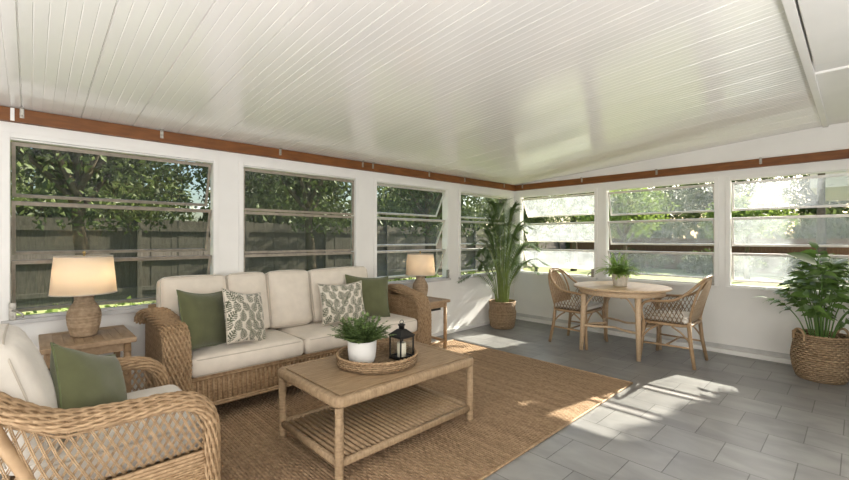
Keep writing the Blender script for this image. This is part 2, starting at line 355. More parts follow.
def throw_pillow(w, h, t, M4, mats, name, label, group=None, printed=None, seed=0):
    n = 84 if printed else 26; rnd = random.Random(seed)
    root = thing(name, label, 'pillow', M4.translation, group)
    mb = MB(); vs = []; fs = []; mi = []
    def P(u, v, sd):
        x = w/2*u*(1-.085*(1-v*v)*abs(u)**2); y = h/2*v*(1-.085*(1-u*u)*abs(v)**2)
        e = max(0, (1-abs(u)**3))*max(0, (1-abs(v)**3)); z = sd*t/2*e**.55
        z += .010*noise.noise(V((u*1.7+seed, v*1.7, sd)))*e; y -= .012*(1-u*u)*(1 if v > 0 else 0)*v
        return M4 @ V((x, y, z))
    spr = []
    if printed:
        sp = .084; k = 0
        for i in range(-5, 6):
            for j in range(-5, 6):
                spr.append((i*sp+(j % 2)*sp/2+rnd.uniform(-.01, .01), j*sp*.86+rnd.uniform(-.008, .008), rnd.uniform(-.7, .7)))
    def dark(x, y):
        for cx, cy, a in spr:
            dx = x-cx; dy = y-cy
            if dx*dx+dy*dy > .0026: continue
            s_ = dx*sin(a)+dy*cos(a); t_ = dx*cos(a)-dy*sin(a)
            if abs(s_) < .045:
                if abs(t_) < .0025: return True
                wd = .034*(1-((s_+.010)/.053)**2)
                if abs(t_) < wd and (((s_-.75*abs(t_))/.0180) % 1) < .62: return True
        return False
    for sd in (1, -1):
        o = len(vs)
        for i in range(n+1):
            for j in range(n+1): vs.append(P(-1+2*i/n, -1+2*j/n, sd))
        for i in range(n):
            for j in range(n):
                a = o+i*(n+1)+j; f = (a, a+n+1, a+n+2, a+1); fs.append(f if sd > 0 else f[::-1])
                mi.append(1 if printed and dark(w/2*(-1+2*(i+.5)/n), h/2*(-1+2*(j+.5)/n)) else 0)
    mb.add(vs, fs, None, mi); mb.build('cover', mats[0], root)
    lp = [(-1+2*i/20, -1) for i in range(20)]+[(1, -1+2*i/20) for i in range(20)]+[(1-2*i/20, 1) for i in range(20)]+[(-1, 1-2*i/20) for i in range(20)]
    MB().tube([P(u, v, 0) for u, v in lp], .0045, 6, closed=True).build('piping', mats[1], root)
    return root
def frame_from(normal, up=(0, 0, 1), loc=(0, 0, 0), roll=0):
    z = V(normal).normalized(); x = V(up).cross(z).normalized(); y = z.cross(x); m = M((x, y, z)).transposed().to_4x4()
    return M.Translation(V(loc)) @ m @ M.Rotation(roll, 4, 'Z')
def blade(mb, base, d, up, L, wd, droop=.3, fold=.25, seg=5, mi=0, shape=1, lobe=0):
    """a leaf: folded along its midrib, drooping"""
    d = V(d).normalized(); side = d.cross(V(up)); side = side.normalized() if side.length > 1e-4 else V((1, 0, 0)); up = side.cross(d).normalized(); vs = []; fs = []; p = V(base); dd = d.copy()
    for i in range(seg+1):
        t = i/seg; wv = wd/2*(sin(pi*min(1, t**.75*1.0)) if shape else (1-t)**.6*min(1, t*6+.25))
        if lobe: wv *= 1-lobe*(i % 2)
        wv = max(wv, .0006); u = side.cross(dd).normalized()
        vs += [p-side*wv+u*wv*fold, p.copy(), p+side*wv+u*wv*fold]
        dd = (dd+V((0, 0, -1))*droop/seg).normalized(); p = p+dd*(L/seg)
    for i in range(seg):
        a = i*3; fs += [(a, a+1, a+4, a+3), (a+1, a+2, a+5, a+4)]
    mb.add(vs, fs, None, mi)
# ================================================================= SETTING
X0, X1, Y0, Y1 = -1.9, 5.73, -1.9, 3.89; TH = .10
def cz(y): return 2.162+.0718*(3.89-y)
struct(MB().box((X0-.1, Y0-.1, -.12), (X1+.1, Y1+.1, 0), 0).build('floor', floorm))
WL = [(-.104, 1.163), (1.406, 2.644), (2.923, 4.14), (4.397, 5.597)]       # x spans of the windows in the left wall
WR = [(2.553, 3.78), (1.149, 2.40), (-.24, 1.012)]           # y spans in the right wall
ZB, ZT = .76, 1.975
b = MB(); b.box((X0, Y1, 0), (X1+TH, Y1+TH, ZB), 0); b.box((X0, Y1, ZT), (X1+TH, Y1+TH, 2.30), 0)
ed = [X0]+[e for s_ in WL for e in s_]+[X1+TH]
for i in range(0, len(ed), 2): b.box((ed[i], Y1, ZB), (ed[i+1], Y1+TH, ZT), 0)
struct(b.build('wall_left', white))
b = MB(); b.box((X1, Y0, 0), (X1+TH, Y1, ZB), 0); b.box((X1, Y0, ZT), (X1+TH, Y1, 2.62), 0)
ed = sorted([Y0, Y1]+[e for s_ in WR for e in s_])
for i in range(0, len(ed), 2): b.box((X1, ed[i], ZB), (X1+TH, ed[i+1], ZT), 0)
struct(b.build('wall_right', white))
struct(MB().box((X0-.1, Y0-.1, 0), (X1+TH, Y0, 2.75), 0).build('wall_back', white))
struct(MB().box((X0-.1, Y0, 0), (X0, Y1+TH, 2.75), 0).build('wall_side', white))
# ceiling: beaded glossy panels sloping down to the sofa wall, real grooves
pr = []; x = X0-.2; k = 0; st = .0508; x = -.04-6*.305-st
while x < X1+.35:
    seam = (k-1) % 6 == 0; g = .0075 if seam else .0013; wv = .0040 if seam else .0026
    pr += [(x-wv, 0), (x-wv*.3, g), (x+wv*.3, g), (x+wv, 0)]; x += st; k += 1
ys = [.235, Y1+.35]
b = MB(); vs = []; fs = []
for y in ys:
    for px, g in pr: vs.append((px, y, cz(y)+g))
n = len(pr)
for i in range(n-1): fs.append((i, n+i, n+i+1, i+1))
b.add(vs, fs, None, 0, smooth=False)
b.add([(X0-.2, .235, cz(.235)+.02), (X1+.35, .235, cz(.235)+.02), (X1+.35, Y1+.35, cz(Y1+.35)+.02), (X0-.2, Y1+.35, cz(Y1+.35)+.02),
       (X0-.2, .235, cz(.235)+.12), (X1+.35, .235, cz(.235)+.12), (X1+.35, Y1+.35, cz(Y1+.35)+.12), (X0-.2, Y1+.35, cz(Y1+.35)+.12)],
      [(3, 2, 1, 0), (4, 5, 6, 7), (0, 1, 5, 4), (1, 2, 6, 5), (2, 3, 7, 6), (3, 0, 4, 7)], None, 0, False)
struct(b.build('ceiling', ceilm))
b = MB(); b.box((X0-.2, Y0-.2, 2.44), (3.9, .235, 2.56), 0); struct(b.build('ceiling_textured', ceil2))
b = MB(); b.box((3.9, Y0-.2, 2.425), (X1+.35, .235, 2.56), 0); struct(b.build('ceiling_smooth', white))
b = MB(); b.box((X0, .208, 2.405), (X1, .25, 2.428), .003); struct(b.build('trim_1', white))
b = MB(); b.box((X0, .03, 2.402), (3.62, .198, 2.439), .004); struct(b.build('trim_2', white))
# stained beams under the ceiling and the clips on them
b = MB(); b.box((X0, Y1-.05, 2.072), (X1, Y1-.001, 2.162), .004); bl = struct(b.build('trim_3', beamw))
b = MB(); b.box((X1-.05, Y0, 2.072), (X1-.001, Y1-.051, 2.160), .004); br_ = struct(b.build('trim_4', beamw))
for x in (-.04, .76, 1.74, 2.70, 2.84, 3.74, 4.44, 5.38):
    m_ = MB().box((x-.011, Y1-.056, 2.10), (x+.011, Y1-.049, 2.168), .001).box((x-.011, Y1-.08, 2.166-.004), (x+.011, Y1-.05, 2.168), .0005)
    m_.tube([(x, Y1-.060, 2.115), (x, Y1-.055, 2.115)], .005, 8).build('clip', galv, bl)
for y in (3.70, 2.72, 1.75, .73, -.3):
    m_ = MB().box((X1-.056, y-.011, 2.10), (X1-.049, y+.011, 2.166), .001).box((X1-.08, y-.011, 2.160), (X1-.05, y+.011, 2.166), .0005)
    m_.tube([(X1-.060, y, 2.115), (X1-.055, y, 2.115)], .005, 8).build('clip', galv, br_)
MB().box((-.095, Y1-.057, 2.075), (-.075, Y1-.048, 2.158), .001).build('joint_cover', white, bl)
# windows
def window(idx, wall, a, bb, angles, slant, pm, railm, tops=None):
    tops = tops or ((1.952, 1.552, 1.152) if wall == 'L' else (1.936, 1.536, 1.136))
    """wall 'L': a..bb along x in the wall y=Y1; wall 'R': a..bb along y in the wall x=X1"""
    P = (lambda s_, o, z: (s_, Y1+o, z)) if wall == 'L' else (lambda s_, o, z: (X1+o, s_, z))
    root = thing('window_%d' % idx, None, None, P((a+bb)/2, 0, ZB), kind='structure')
    def bx(mb, s0, s1, o0, o1, z0, z1, bev=.002):
        p = P(s0, o0, z0); q = P(s1, o1, z1); return mb.box([min(p[i], q[i]) for i in range(3)], [max(p[i], q[i]) for i in range(3)], bev)
    f = MB(); e = .035
    for s0, s1 in ((a-e, a+.006), (bb-.006, bb+e)): bx(f, s0, s1, -.012, -.0005, ZB-.012, ZT+.03)
    bx(f, a+.0062, bb-.0062, -.012, -.0005, ZT-.004, ZT+.03)
    for s0, s1 in ((a+.001, a+.008), (bb-.008, bb-.001)): bx(f, s0, s1, .001, .055, ZB+.001, ZT-.001)
    bx(f, a+.0082, bb-.0082, .001, .055, ZT-.016, ZT-.005)
    f.build('window_frame', white, root)
    s_ = MB(); bx(s_, a-e, bb+e, -.035, .06, ZB-.03, ZB-.001, .003); bx(s_, a+.0082, bb-.0082, .0, .055, ZB, ZB+.016, .002); s_.build('window_sill', silver if wall == 'L' else white, root)
    for zt, an in zip(tops, angles):
        o0 = .030; d = R(an); A = a+.012; B = bb-.012; t = .018
        def Q(s0, l, off): # point on the sash: l down the slope, off through its thickness
            return P(s0, o0+l*sin(d)+off*cos(d), zt-l*cos(d)+off*sin(d))
        fr = MB()
        def bar(s0, s1, l0, l1, off=.008):
            vs = [Q(s, l, o) for s in (s0, s1) for l in (l0, l1) for o in (-off, off)]
            fr.add(vs, [(0, 1, 3, 2), (4, 6, 7, 5), (0, 4, 5, 1), (2, 3, 7, 6), (0, 2, 6, 4), (1, 5, 7, 3)], None, 0, False)
        bar(A, B, 0, .026); bar(A, B, slant-.022, slant); bar(A, A+.020, .026, slant-.022); bar(B-.020, B, .026, slant-.022)
        so = fr.build('sash', railm, root)
        gp = MB(); vs = [Q(s, l, o) for s in (A+.017, B-.017) for l in (.022, slant-.019) for o in (-.0015, .0015)]
        # a single sheet: front face only, its thickness is the rail's
        gp.add([Q(A+.017, .022, 0), Q(B-.017, .022, 0), Q(B-.017, slant-.019, 0), Q(A+.017, slant-.019, 0)], [(0, 1, 2, 3)], None, 0, False)
        go = gp.build('pane', pm, so)
    return root, P
ws = []
ws.append(window(1, 'L', *WL[0], (20, 20, 20), .385, paneL, alud))
ws.append(window(2, 'L', *WL[1], (1, 1, 1), .392, paneL, alud))
ws.append(window(3, 'L', *WL[2], (27, 27, 27), .39, paneG, alu))
ws.append(window(4, 'L', *WL[3], (27, 27, 27), .39, paneG, alu))
ws.append(window(5, 'R', *WR[0], (34, 34, 34), .345, paneR, alu))
ws.append(window(6, 'R', *WR[1], (18, 18, 18), .335, paneR, alu))
ws.append(window(7, 'R', *WR[2], (8, 8, 8), .325, paneR, alu))
for k, s_, side in ((0, -.085, 1), (2, 4.12, -1), (4, 2.575, 1), (5, 1.17, 1)):   # window operators at the sill
    root, P = ws[k]
    h = MB(); p = P(s_-.018, -.04, ZB+.0); q = P(s_+.018, -.013, ZB+.115); h.box([min(p[i], q[i]) for i in range(3)], [max(p[i], q[i]) for i in range(3)], .004)
    h.tube(cat([P(s_, -.03, ZB+.06), P(s_+side*.01, -.055, ZB+.065), P(s_+side*.045, -.065, ZB+.04), P(s_+side*.05, -.065, ZB+.015)], 5), .007, 8)
    h.build('crank_handle', galv, root)
b = MB(); b.box((X1-.055, Y0, 0), (X1-.001, Y1-.036, .048), .004); struct(b.build('baseboard_right', white))
struct(MB().box((X1-.014, Y0, .049), (X1-.001, Y1-.036, .095), .003).build('trim_5', silver))
b = MB(); b.box((X0, Y1-.03, 0), (X1-.001, Y1-.001, .05), .004); struct(b.build('baseboard_left', white))
v_ = thing('wall_vent', 'small white wall vent with a dark slot under the lamp table beside the corner palm', 'vent', (3.80, Y1-.001, .24))
MB().box((3.58, Y1-.022, .22), (4.02, Y1-.001, .40), .004).build('cover', white, v_)
MB().box((3.62, Y1-.026, .345), (3.98, Y1-.0215, .375), .001).build('slot', blackm, v_)
# ---------------------------------------------------------------- outside
GZ = -.15
struct(MB().add([(-40, -40, GZ), (70, -40, GZ), (70, 60, GZ), (-40, 60, GZ)], [(0, 1, 2, 3)], None, 0, False).build('ground', lawnm))
def board_fence(name, label, p, q, h, m, board=.14, rail_side=1):
    p = V((*p, GZ)); q = V((*q, GZ)); d = (q-p); L = d.length; d.normalize(); nrm = V((-d.y, d.x, 0))*rail_side
    root = thing(name, label, 'fence', p); pan = MB(); rnd = random.Random(3); n = int(L/board)
    for i in range(n):
        a = p+d*(i*board+.001); c = p+d*((i+1)*board-.001); hh = h+rnd.uniform(-.02, .02)
        o = nrm*rnd.uniform(-.004, .004)
        vs = [a+o, c+o, c+o+nrm*.018, a+o+nrm*.018]; vs += [v+V((0, 0, hh)) for v in vs]
        pan.add(vs, [(0, 3, 2, 1), (4, 5, 6, 7), (0, 1, 5, 4), (1, 2, 6, 5), (2, 3, 7, 6), (3, 0, 4, 7)], None, 0, False)
    pan.build('board_panel', m, root)
    for z in (.3, h*.52, h-.22):
        MB().obox(p+nrm*.04+V((0, 0, z)), q+nrm*.04+V((0, 0, z)), .04, .09).build('rail', m, root)
    for i in range(int(L/2.4)+1):
        c = p+d*(i*2.4)+nrm*.07; MB().box(c+V((-.045, -.045, 0)), c+V((.045, .045, h+.03)), .006).build('post', m, root)
    return root
board_fence('board_fence', 'weathered grey board fence seen through the windows behind the sofa', (-3.0, 11.4), (21.8, 11.4), 1.88, fencem, rail_side=-1)
board_fence('board_fence', 'brown board fence across the far end of the sunny lawn', (22.0, 11.2), (22.0, -9.0), 1.45, fenceb, rail_side=1)
def crown_mesh(seed, n, rad, leaf, m, lobes=9):
    rnd = random.Random(seed); mb = MB(); lb = []
    for i in range(lobes):
        a = rnd.uniform(0, 2*pi); u = rnd.uniform(-.8, .9); rr = rnd.uniform(.35, .62)
        lb.append((V((cos(a)*(1-u*u)**.5*rad[0]*rr, sin(a)*(1-u*u)**.5*rad[1]*rr, u*rad[2]*rr)), rnd.uniform(.42, .62)))
    vs = []; fs = []
    for i in range(n):
        c, s_ = rnd.choice(lb); d = V((rnd.gauss(0, 1), rnd.gauss(0, 1), rnd.gauss(0, 1))).normalized(); k = s_*rnd.uniform(.45, 1)**.5
        p = c+V((d.x*rad[0]*k, d.y*rad[1]*k, d.z*rad[2]*k)); L = leaf*rnd.uniform(.6, 1.3)
        ax = V((rnd.gauss(0, 1), rnd.gauss(0, 1), rnd.gauss(0, 1)-.4)).normalized(); sd = ax.cross(V((rnd.gauss(0, 1), rnd.gauss(0, 1), rnd.gauss(0, 1)))).normalized()*L*.28
        o = len(vs); up = ax.cross(sd)*.25
        vs += [p, p+ax*L*.5+sd+up, p+ax*L, p+ax*L*.5-sd+up]; fs += [(o, o+1, o+2), (o, o+2, o+3)]
    return mb.add(vs, fs, None, 0, False)
def make_tree(label, loc, seed, n, rad, leaf, h, m, tr=.14, name='tree', catg='tree'):
    root = thing(name, label, catg, loc); L = V(loc); rnd = random.Random(seed); c = L+V((0, 0, h))
    cm = crown_mesh(seed, n, rad, leaf, m); cm.v = [tuple(V(v)+c) for v in cm.v]; cm.build('crown', m, root)
    t = MB(); t.tube(cat([L, L+V((.05, .03, h*.3)), L+V((-.03, .02, h*.6)), c+V((0, 0, rad[2]*.3))], 5), [tr*(1-.045*i) for i in range(16)], 9)
    for i in range(6):
        a = i*1.05+seed; s0 = L+V((-.02, .02, h*.55+.08*i*h*.4)); e = c+V((cos(a)*rad[0]*.6, sin(a)*rad[1]*.6, rad[2]*(-.2+.1*i)))
        t.tube(cat([s0, (s0+e)/2+V((0, 0, .15)), e], 4), [tr*.45*(1-.1*j) for j in range(9)], 6)
    t.build('trunk', treeb, root); return root
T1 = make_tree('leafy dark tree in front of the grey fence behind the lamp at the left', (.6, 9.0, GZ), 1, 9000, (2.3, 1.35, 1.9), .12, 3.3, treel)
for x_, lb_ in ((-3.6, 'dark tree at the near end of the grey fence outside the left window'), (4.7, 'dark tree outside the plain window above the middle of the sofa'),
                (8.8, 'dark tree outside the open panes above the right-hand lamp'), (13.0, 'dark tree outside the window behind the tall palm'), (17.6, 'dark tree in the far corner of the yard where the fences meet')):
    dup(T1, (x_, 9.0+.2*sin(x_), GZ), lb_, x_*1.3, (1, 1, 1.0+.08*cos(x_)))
T2 = make_tree('tall dense tree rising behind the grey fence', (-1.2, 15.7, GZ), 7, 11000, (3.0, 1.7, 3.1), .18, 3.7, treel, .2)
T2['group'] = 'tall trees behind the grey fence'
for x_, y_ in ((6.6, 15.7), (14.4, 15.7), (22.2, 15.7), (-5.0, 20.4), (2.8, 20.4), (10.6, 20.4), (18.4, 20.4)): dup(T2, (x_, y_, GZ), T2['label'], x_*0+(x_ > 10)*3.14)
T5 = dup(T2, (27.0, 11.8, GZ), 'tall tree beyond the brown fence, opposite the corner of the room', .4, 1.0); T5['group'] = 'trees beyond the brown fence'
for y_, lb_ in ((8.2, 'tall tree beyond the brown fence, above the rattan chair nearer the palm'), (4.8, 'tall tree beyond the brown fence, straight above the potted fern'), (1.4, 'tall tree beyond the brown fence, above the right half of the round table'),
                (-2.2, 'tall tree beyond the brown fence, between the round table and the leafy floor plant'), (-5.8, 'tall tree beyond the brown fence, beside the beige house')):
    dup(T5, (27.0 if y_ in (4.8, -2.2) else 32.0, y_*(1 if y_ in (4.8, -2.2) else 1.15), GZ), lb_, y_)
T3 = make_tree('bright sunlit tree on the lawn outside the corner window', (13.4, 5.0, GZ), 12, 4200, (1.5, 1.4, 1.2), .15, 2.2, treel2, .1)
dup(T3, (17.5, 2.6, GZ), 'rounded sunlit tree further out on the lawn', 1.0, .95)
T4 = make_tree('tall tree added to shade the right edge of the window behind the leafy floor plant', (11.6, -1.36, GZ), 21, 9000, (.95, .66, 1.25), .15, 5.25, treel2, .09)  # crown above the view, placed and shaped to block the sun
dup(T4, (11.6, .50, GZ), 'tall tree added to shade the window behind the round table', 0, (1.05, 1.06, 1))  # second added sun blocker; the gap between the crowns shapes the floor patches
SH = make_tree('dark shrub along the foot of the brown fence, before the tall palm', (20.2, 7.2, GZ), 31, 2600, (1.5, .8, .55), .16, .5, treel, .05, 'shrub', 'shrub')
SH['group'] = 'shrubs along the brown fence'; SH.rotation_euler = (0, 0, 1.571)
SH['label'] = 'low dark shrub at the foot of the brown fence across the lawn'
for y in (4.0, .8, -2.4, -5.6): dup(SH, (20.2, y, GZ), SH['label'], 1.571+.0*y)
for x_ in (-4.0, .8, 5.4, 9.8, 14.4, 19.0):
    h_ = dup(SH, (x_, 12.7, GZ), 'dense dark hedge shrub showing over the top of the grey fence', x_, (1.4, .9, 3.3)); h_['group'] = 'hedge shrubs behind the grey fence'; h_.rotation_euler = (0, 0, 0)
dup(T1, (10.4, 6.3, GZ), 'dark bushy tree close outside the window right of the tall palm', 2.0, (.42, .45, .72))
for y_ in (-6.5, -3.0, .5, 4.0, 7.5, 11.0):
    h_ = dup(SH, (23.6, y_, GZ), 'dense hedge shrub showing over the top of the brown fence', 1.571, (1.25, .8, 2.7)); h_['group'] = 'hedge shrubs behind the brown fence'
SH2 = dup(SH, (10.4, -.75, GZ), 'dark green bush outside the window behind the leafy floor plant', 1, (.55, .7, 2.2)); del SH2['group']
rnd = random.Random(5)
gm = MB(); vs = []; fs = []
for i in range(9000):
    p = V((rnd.uniform(-2.2, 11), rnd.uniform(5.2, 9.0), 0)); p.z = GZ+rnd.uniform(0, .34+.12*noise.noise(p*1.5)); L = rnd.uniform(.07, .16)
    ax = V((rnd.gauss(0, 1), rnd.gauss(0, 1), rnd.uniform(0, 1.2))).normalized(); sd = ax.cross(V((rnd.gauss(0, 1), rnd.gauss(0, 1), rnd.gauss(0, 1)))).normalized()*L*.3; o = len(vs)
    vs += [p, p+ax*L*.5+sd, p+ax*L, p+ax*L*.5-sd]; fs += [(o, o+1, o+2), (o, o+2, o+3)]
gm.add(vs, fs, None, 0, False)
tag(gm.build('ground_cover', treel2), 'bright leafy ground cover growing before the grey fence', 'plants', kind='stuff')
ho = thing('house', 'beige neighbouring house with a deep eave beyond the right-hand window', 'house', (16.1, -2.6, GZ))
MB().box((14.5, -6.5, GZ), (17.9, .05, 2.50), .02).build('wall', stucco, ho)
MB().box((13.6, -7.2, 2.50), (18.6, .82, 2.95), .02).build('eave', stucco, ho)
MB().add([(13.6, -7.2, 2.96), (18.6, -7.2, 2.96), (18.6, .82, 2.96), (13.6, .82, 2.96), (16.1, -5.0, 4.1), (16.1, -1.4, 4.1)],
         [(0, 1, 4), (1, 2, 5, 4), (2, 3, 5), (3, 0, 4, 5)], None, 0, False).build('roof', roofm, ho)
# ================================================================= FURNITURE
def frames(pts, n0):
    pts = [V(p) for p in pts]; N = len(pts); out = []; n = V(n0)
    for i in range(N):
        t = (pts[min(N-1, i+1)]-pts[max(0, i-1)]).normalized(); n = (n-t*n.dot(t)).normalized(); out.append((pts[i], t.cross(n), n))
    return out
def resample(pts, step):
    P = [V(p) for p in pts]; out = [P[0]]; acc = 0
    for i in range(1, len(P)):
        d = (P[i]-P[i-1]).length; t = step-acc
        while t < d: out.append(P[i-1].lerp(P[i], t/d)); t += step
        acc = d-(t-step)
    out.append(P[-1]); return out
def ropes(mb, pts, prof, r, n0, twist=0, wob=.35, sides=6, wl=.05, step=.016):
    """strands laid along a path at the points of prof, plaited by letting them wander round the profile"""
    F = frames(resample(pts, step), n0); k = len(prof)
    for j in range(k):
        line = []
        for i, (p, b, n) in enumerate(F):
            q = (j+twist*i*step+wob*sin(2*pi*i*step/wl+(pi if j % 2 else 0))) % k
            a, c = prof[int(q) % k], prof[(int(q)+1) % k]; t = q-int(q); ph = 1+.10*cos(2*pi*i*step/wl+(pi if j % 2 else 0))
            line.append(p+(b*(a[0]*(1-t)+c[0]*t)+n*(a[1]*(1-t)+c[1]*t))*ph)
        mb.tube(line, r, sides)
def ell(a, b, n): return [(a*cos(2*pi*i/n), b*sin(2*pi*i/n)) for i in range(n)]
def even(prof, n):
    P = [V((*p, 0)) for p in prof]; P.append(P[0]); L = sum((P[i+1]-P[i]).length for i in range(len(P)-1)); out = []; d = 0; i = 0; base = 0
    for k in range(n):
        s_ = L*k/n
        while i < len(P)-2 and base+(P[i+1]-P[i]).length < s_: base += (P[i+1]-P[i]).length; i += 1
        t = (s_-base)/max(1e-9, (P[i+1]-P[i]).length); q = P[i].lerp(P[i+1], t); out.append((q.x, q.y))
    return out
def lattice(mb, fn, nu, nv, r=.0032, gap=.22):
    """crossing canes on a surface fn(u,v); diagonals both ways, doubled, plus uprights"""
    for sgn in (1, -1):
        for i in range(-nv, nu+1):
            for dbl in (0, gap):
                line = []
                for k in range(0, nv*4+1):
                    v = k/(nv*4); u = (i+dbl+(v*nv if sgn > 0 else (1-v)*nv))/nu
                    if 0 <= u <= 1: line.append(fn(u, v, sgn*.003))
                if len(line) > 2: mb.tube(line, r, 5)
# ---- rug
rg = MB(); rg.box((.30, 1.40, .0), (3.90, 3.56, .011), .004)
rg.uv = [[(q[1], q[0]) for q in u] for u in rg.uv]
rug = tag(rg.build('area_rug', rugm, at=(2.1, 2.48, 0)), 'woven brown jute area rug under the coffee table and sofa', 'rug')
ed_ = MB()
for p, q in (((.30, 1.40), (3.90, 1.40)), ((.30, 3.56), (3.90, 3.56)), ((.30, 1.40), (.30, 3.56)), ((3.90, 1.40), (3.90, 3.56))):
    ed_.tube([(*p, .008), (*q, .008)], .0075, 8)
ed_.build('bound_edge', strand, rug)
FZ = .011
# ---- sofa
sofa = thing('wicker_sofa', 'long wicker sofa with beige cushions under the windows', 'sofa', (1.85, 3.45, FZ))
def sofa_arm(xc, sg):
    pth = cat([(xc+sg*.065, 3.735, .68), (xc+sg*.055, 3.70, .730), (xc+sg*.03, 3.60, .745), (xc+sg*.012, 3.46, .725), (xc, 3.32, .70), (xc, 3.20, .675), (xc, 3.135, .61), (xc, 3.115, .50), (xc, 3.115, .30), (xc, 3.118, FZ+.01)], 6)
    w_ = .150; pf = rrect(w_, .066, .030, 5)
    core = MB().sweep(pth, [(x*.86, y*.86) for x, y in pf], (0, 0, 1)); a = core.build('arm', wick, sofa)
    rb = MB(); ropes(rb, pth, even(pf, 34), .0072, (0, 0, 1), 0, .55, 6, .06, .014); rb.build('plaited_strands', strand, a)
    sp = MB(); xs = xc+sg*.055
    sp.box((min(xs, xs+sg*.012), 3.13, .06), (max(xs, xs+sg*.012), 3.78, .69), .003); sp.uv = [[(q[0], q[1]) for q in u] for u in sp.uv]; sp.build('side_panel', wick, sofa)
    xi = xc-sg*.055; ip = MB(); ip.box((min(xi, xi+sg*.012), 3.14, .10), (max(xi, xi+sg*.012), 3.78, .68), .003).build('inner_panel', wick, sofa)
    for y in (3.16, 3.76): MB().tube([(xc+sg*.03, y, FZ+.002), (xc+sg*.03, y, .66)], .024, 10).build('leg', rod, sofa)
sofa_arm(.705, -1); sofa_arm(2.965, 1)
fp = MB().box((.775, 3.14, .125), (2.895, 3.165, .345), .006); fp.uv = [[(q[0], q[1]) for q in u] for u in fp.uv]; fp.build('front_panel', wick, sofa)
rib = MB()
for i in range(62):
    x = .80+i*.0335; rib.tube([(x, 3.137, .155), (x, 3.137, .315)], .0085, 5)
rib.build('front_ribs', strand, sofa)
rl = MB()
for z in (.130, .146, .325, .340): rl.tube(resample([(.775, 3.134, z), (2.895, 3.134, z)], .3), .0095, 6)
rl.build('front_rail', strand, sofa)
MB().box((.775, 3.17, .20), (2.895, 3.74, .325), .01).build('seat_deck', wick, sofa)
MB().box((.66, 3.775, .10), (3.01, 3.805, .79), .01).build('backrest', wick, sofa)
MB().tube([(.72, 3.79, .80), (2.95, 3.79, .80)], .03, 12).build('back_rail', wick, sofa)
for x in (.80, 2.87): MB().tube([(x, 3.70, FZ+.002), (x, 3.70, .21)], .022, 10).build('leg', rod, sofa)
for i, (a, c) in enumerate(((.785, 1.625), (1.632, 2.885))):
    cm_ = MB(); pm_ = MB(); cushion(cm_, (c-a, .60, .145), .045, .018, 0, 16, M.Translation(V(((a+c)/2, 3.41, .412))), pm_, i*7)
    cu = cm_.build('seat_cushion', cream, sofa); pm_.build('piping', pipem, cu)
bx_ = [(.700, 1.185), (1.190, 1.525), (1.53, 1.935), (1.94, 2.62)]
for i, (a, c) in enumerate(bx_):
    lean = R(12); mt_ = M.Translation(V(((a+c)/2, 3.655, .745))) @ M.Rotation(R(90)-lean, 4, 'X') @ M.Rotation(R((-.8, .9, -.9, .5)[i]), 4, 'Z')
    cm_ = MB(); pm_ = MB(); cushion(cm_, (c-a-.006, .50, .15), .038, .03, 0, 12, mt_, pm_, 20+i*5, .006); cu = cm_.build('back_cushion', cream, sofa); pm_.build('piping', pipem, cu)
# ---- pillows on the sofa
throw_pillow(.44, .43, .15, frame_from((.52, -.82, .26), loc=(.935, 3.34, .705), roll=R(-8)), (green, pipeg), 'throw_pillow', 'olive green pillow against the left arm of the sofa', seed=1)
throw_pillow(.41, .41, .13, frame_from((.50, -.84, .30), loc=(1.20, 3.27, .700), roll=R(-12)), ((creamp, leafp), pipem), 'throw_pillow', 'leaf-print pillow beside the olive pillow at the left end of the sofa', printed=True, seed=2)
throw_pillow(.45, .38, .13, frame_from((-.12, -.95, .30), loc=(2.12, 3.335, .705), roll=R(0)), ((creamp, leafp), pipem), 'throw_pillow', 'leaf-print pillow at the right end of the sofa, behind the potted herb', printed=True, seed=3)
throw_pillow(.47, .43, .14, frame_from((-.22, -.93, .30), loc=(2.48, 3.435, .715), roll=R(-5)), (green, pipeg), 'throw_pillow', 'olive green pillow at the right end of the sofa, behind the leaf-print pillow', seed=4)
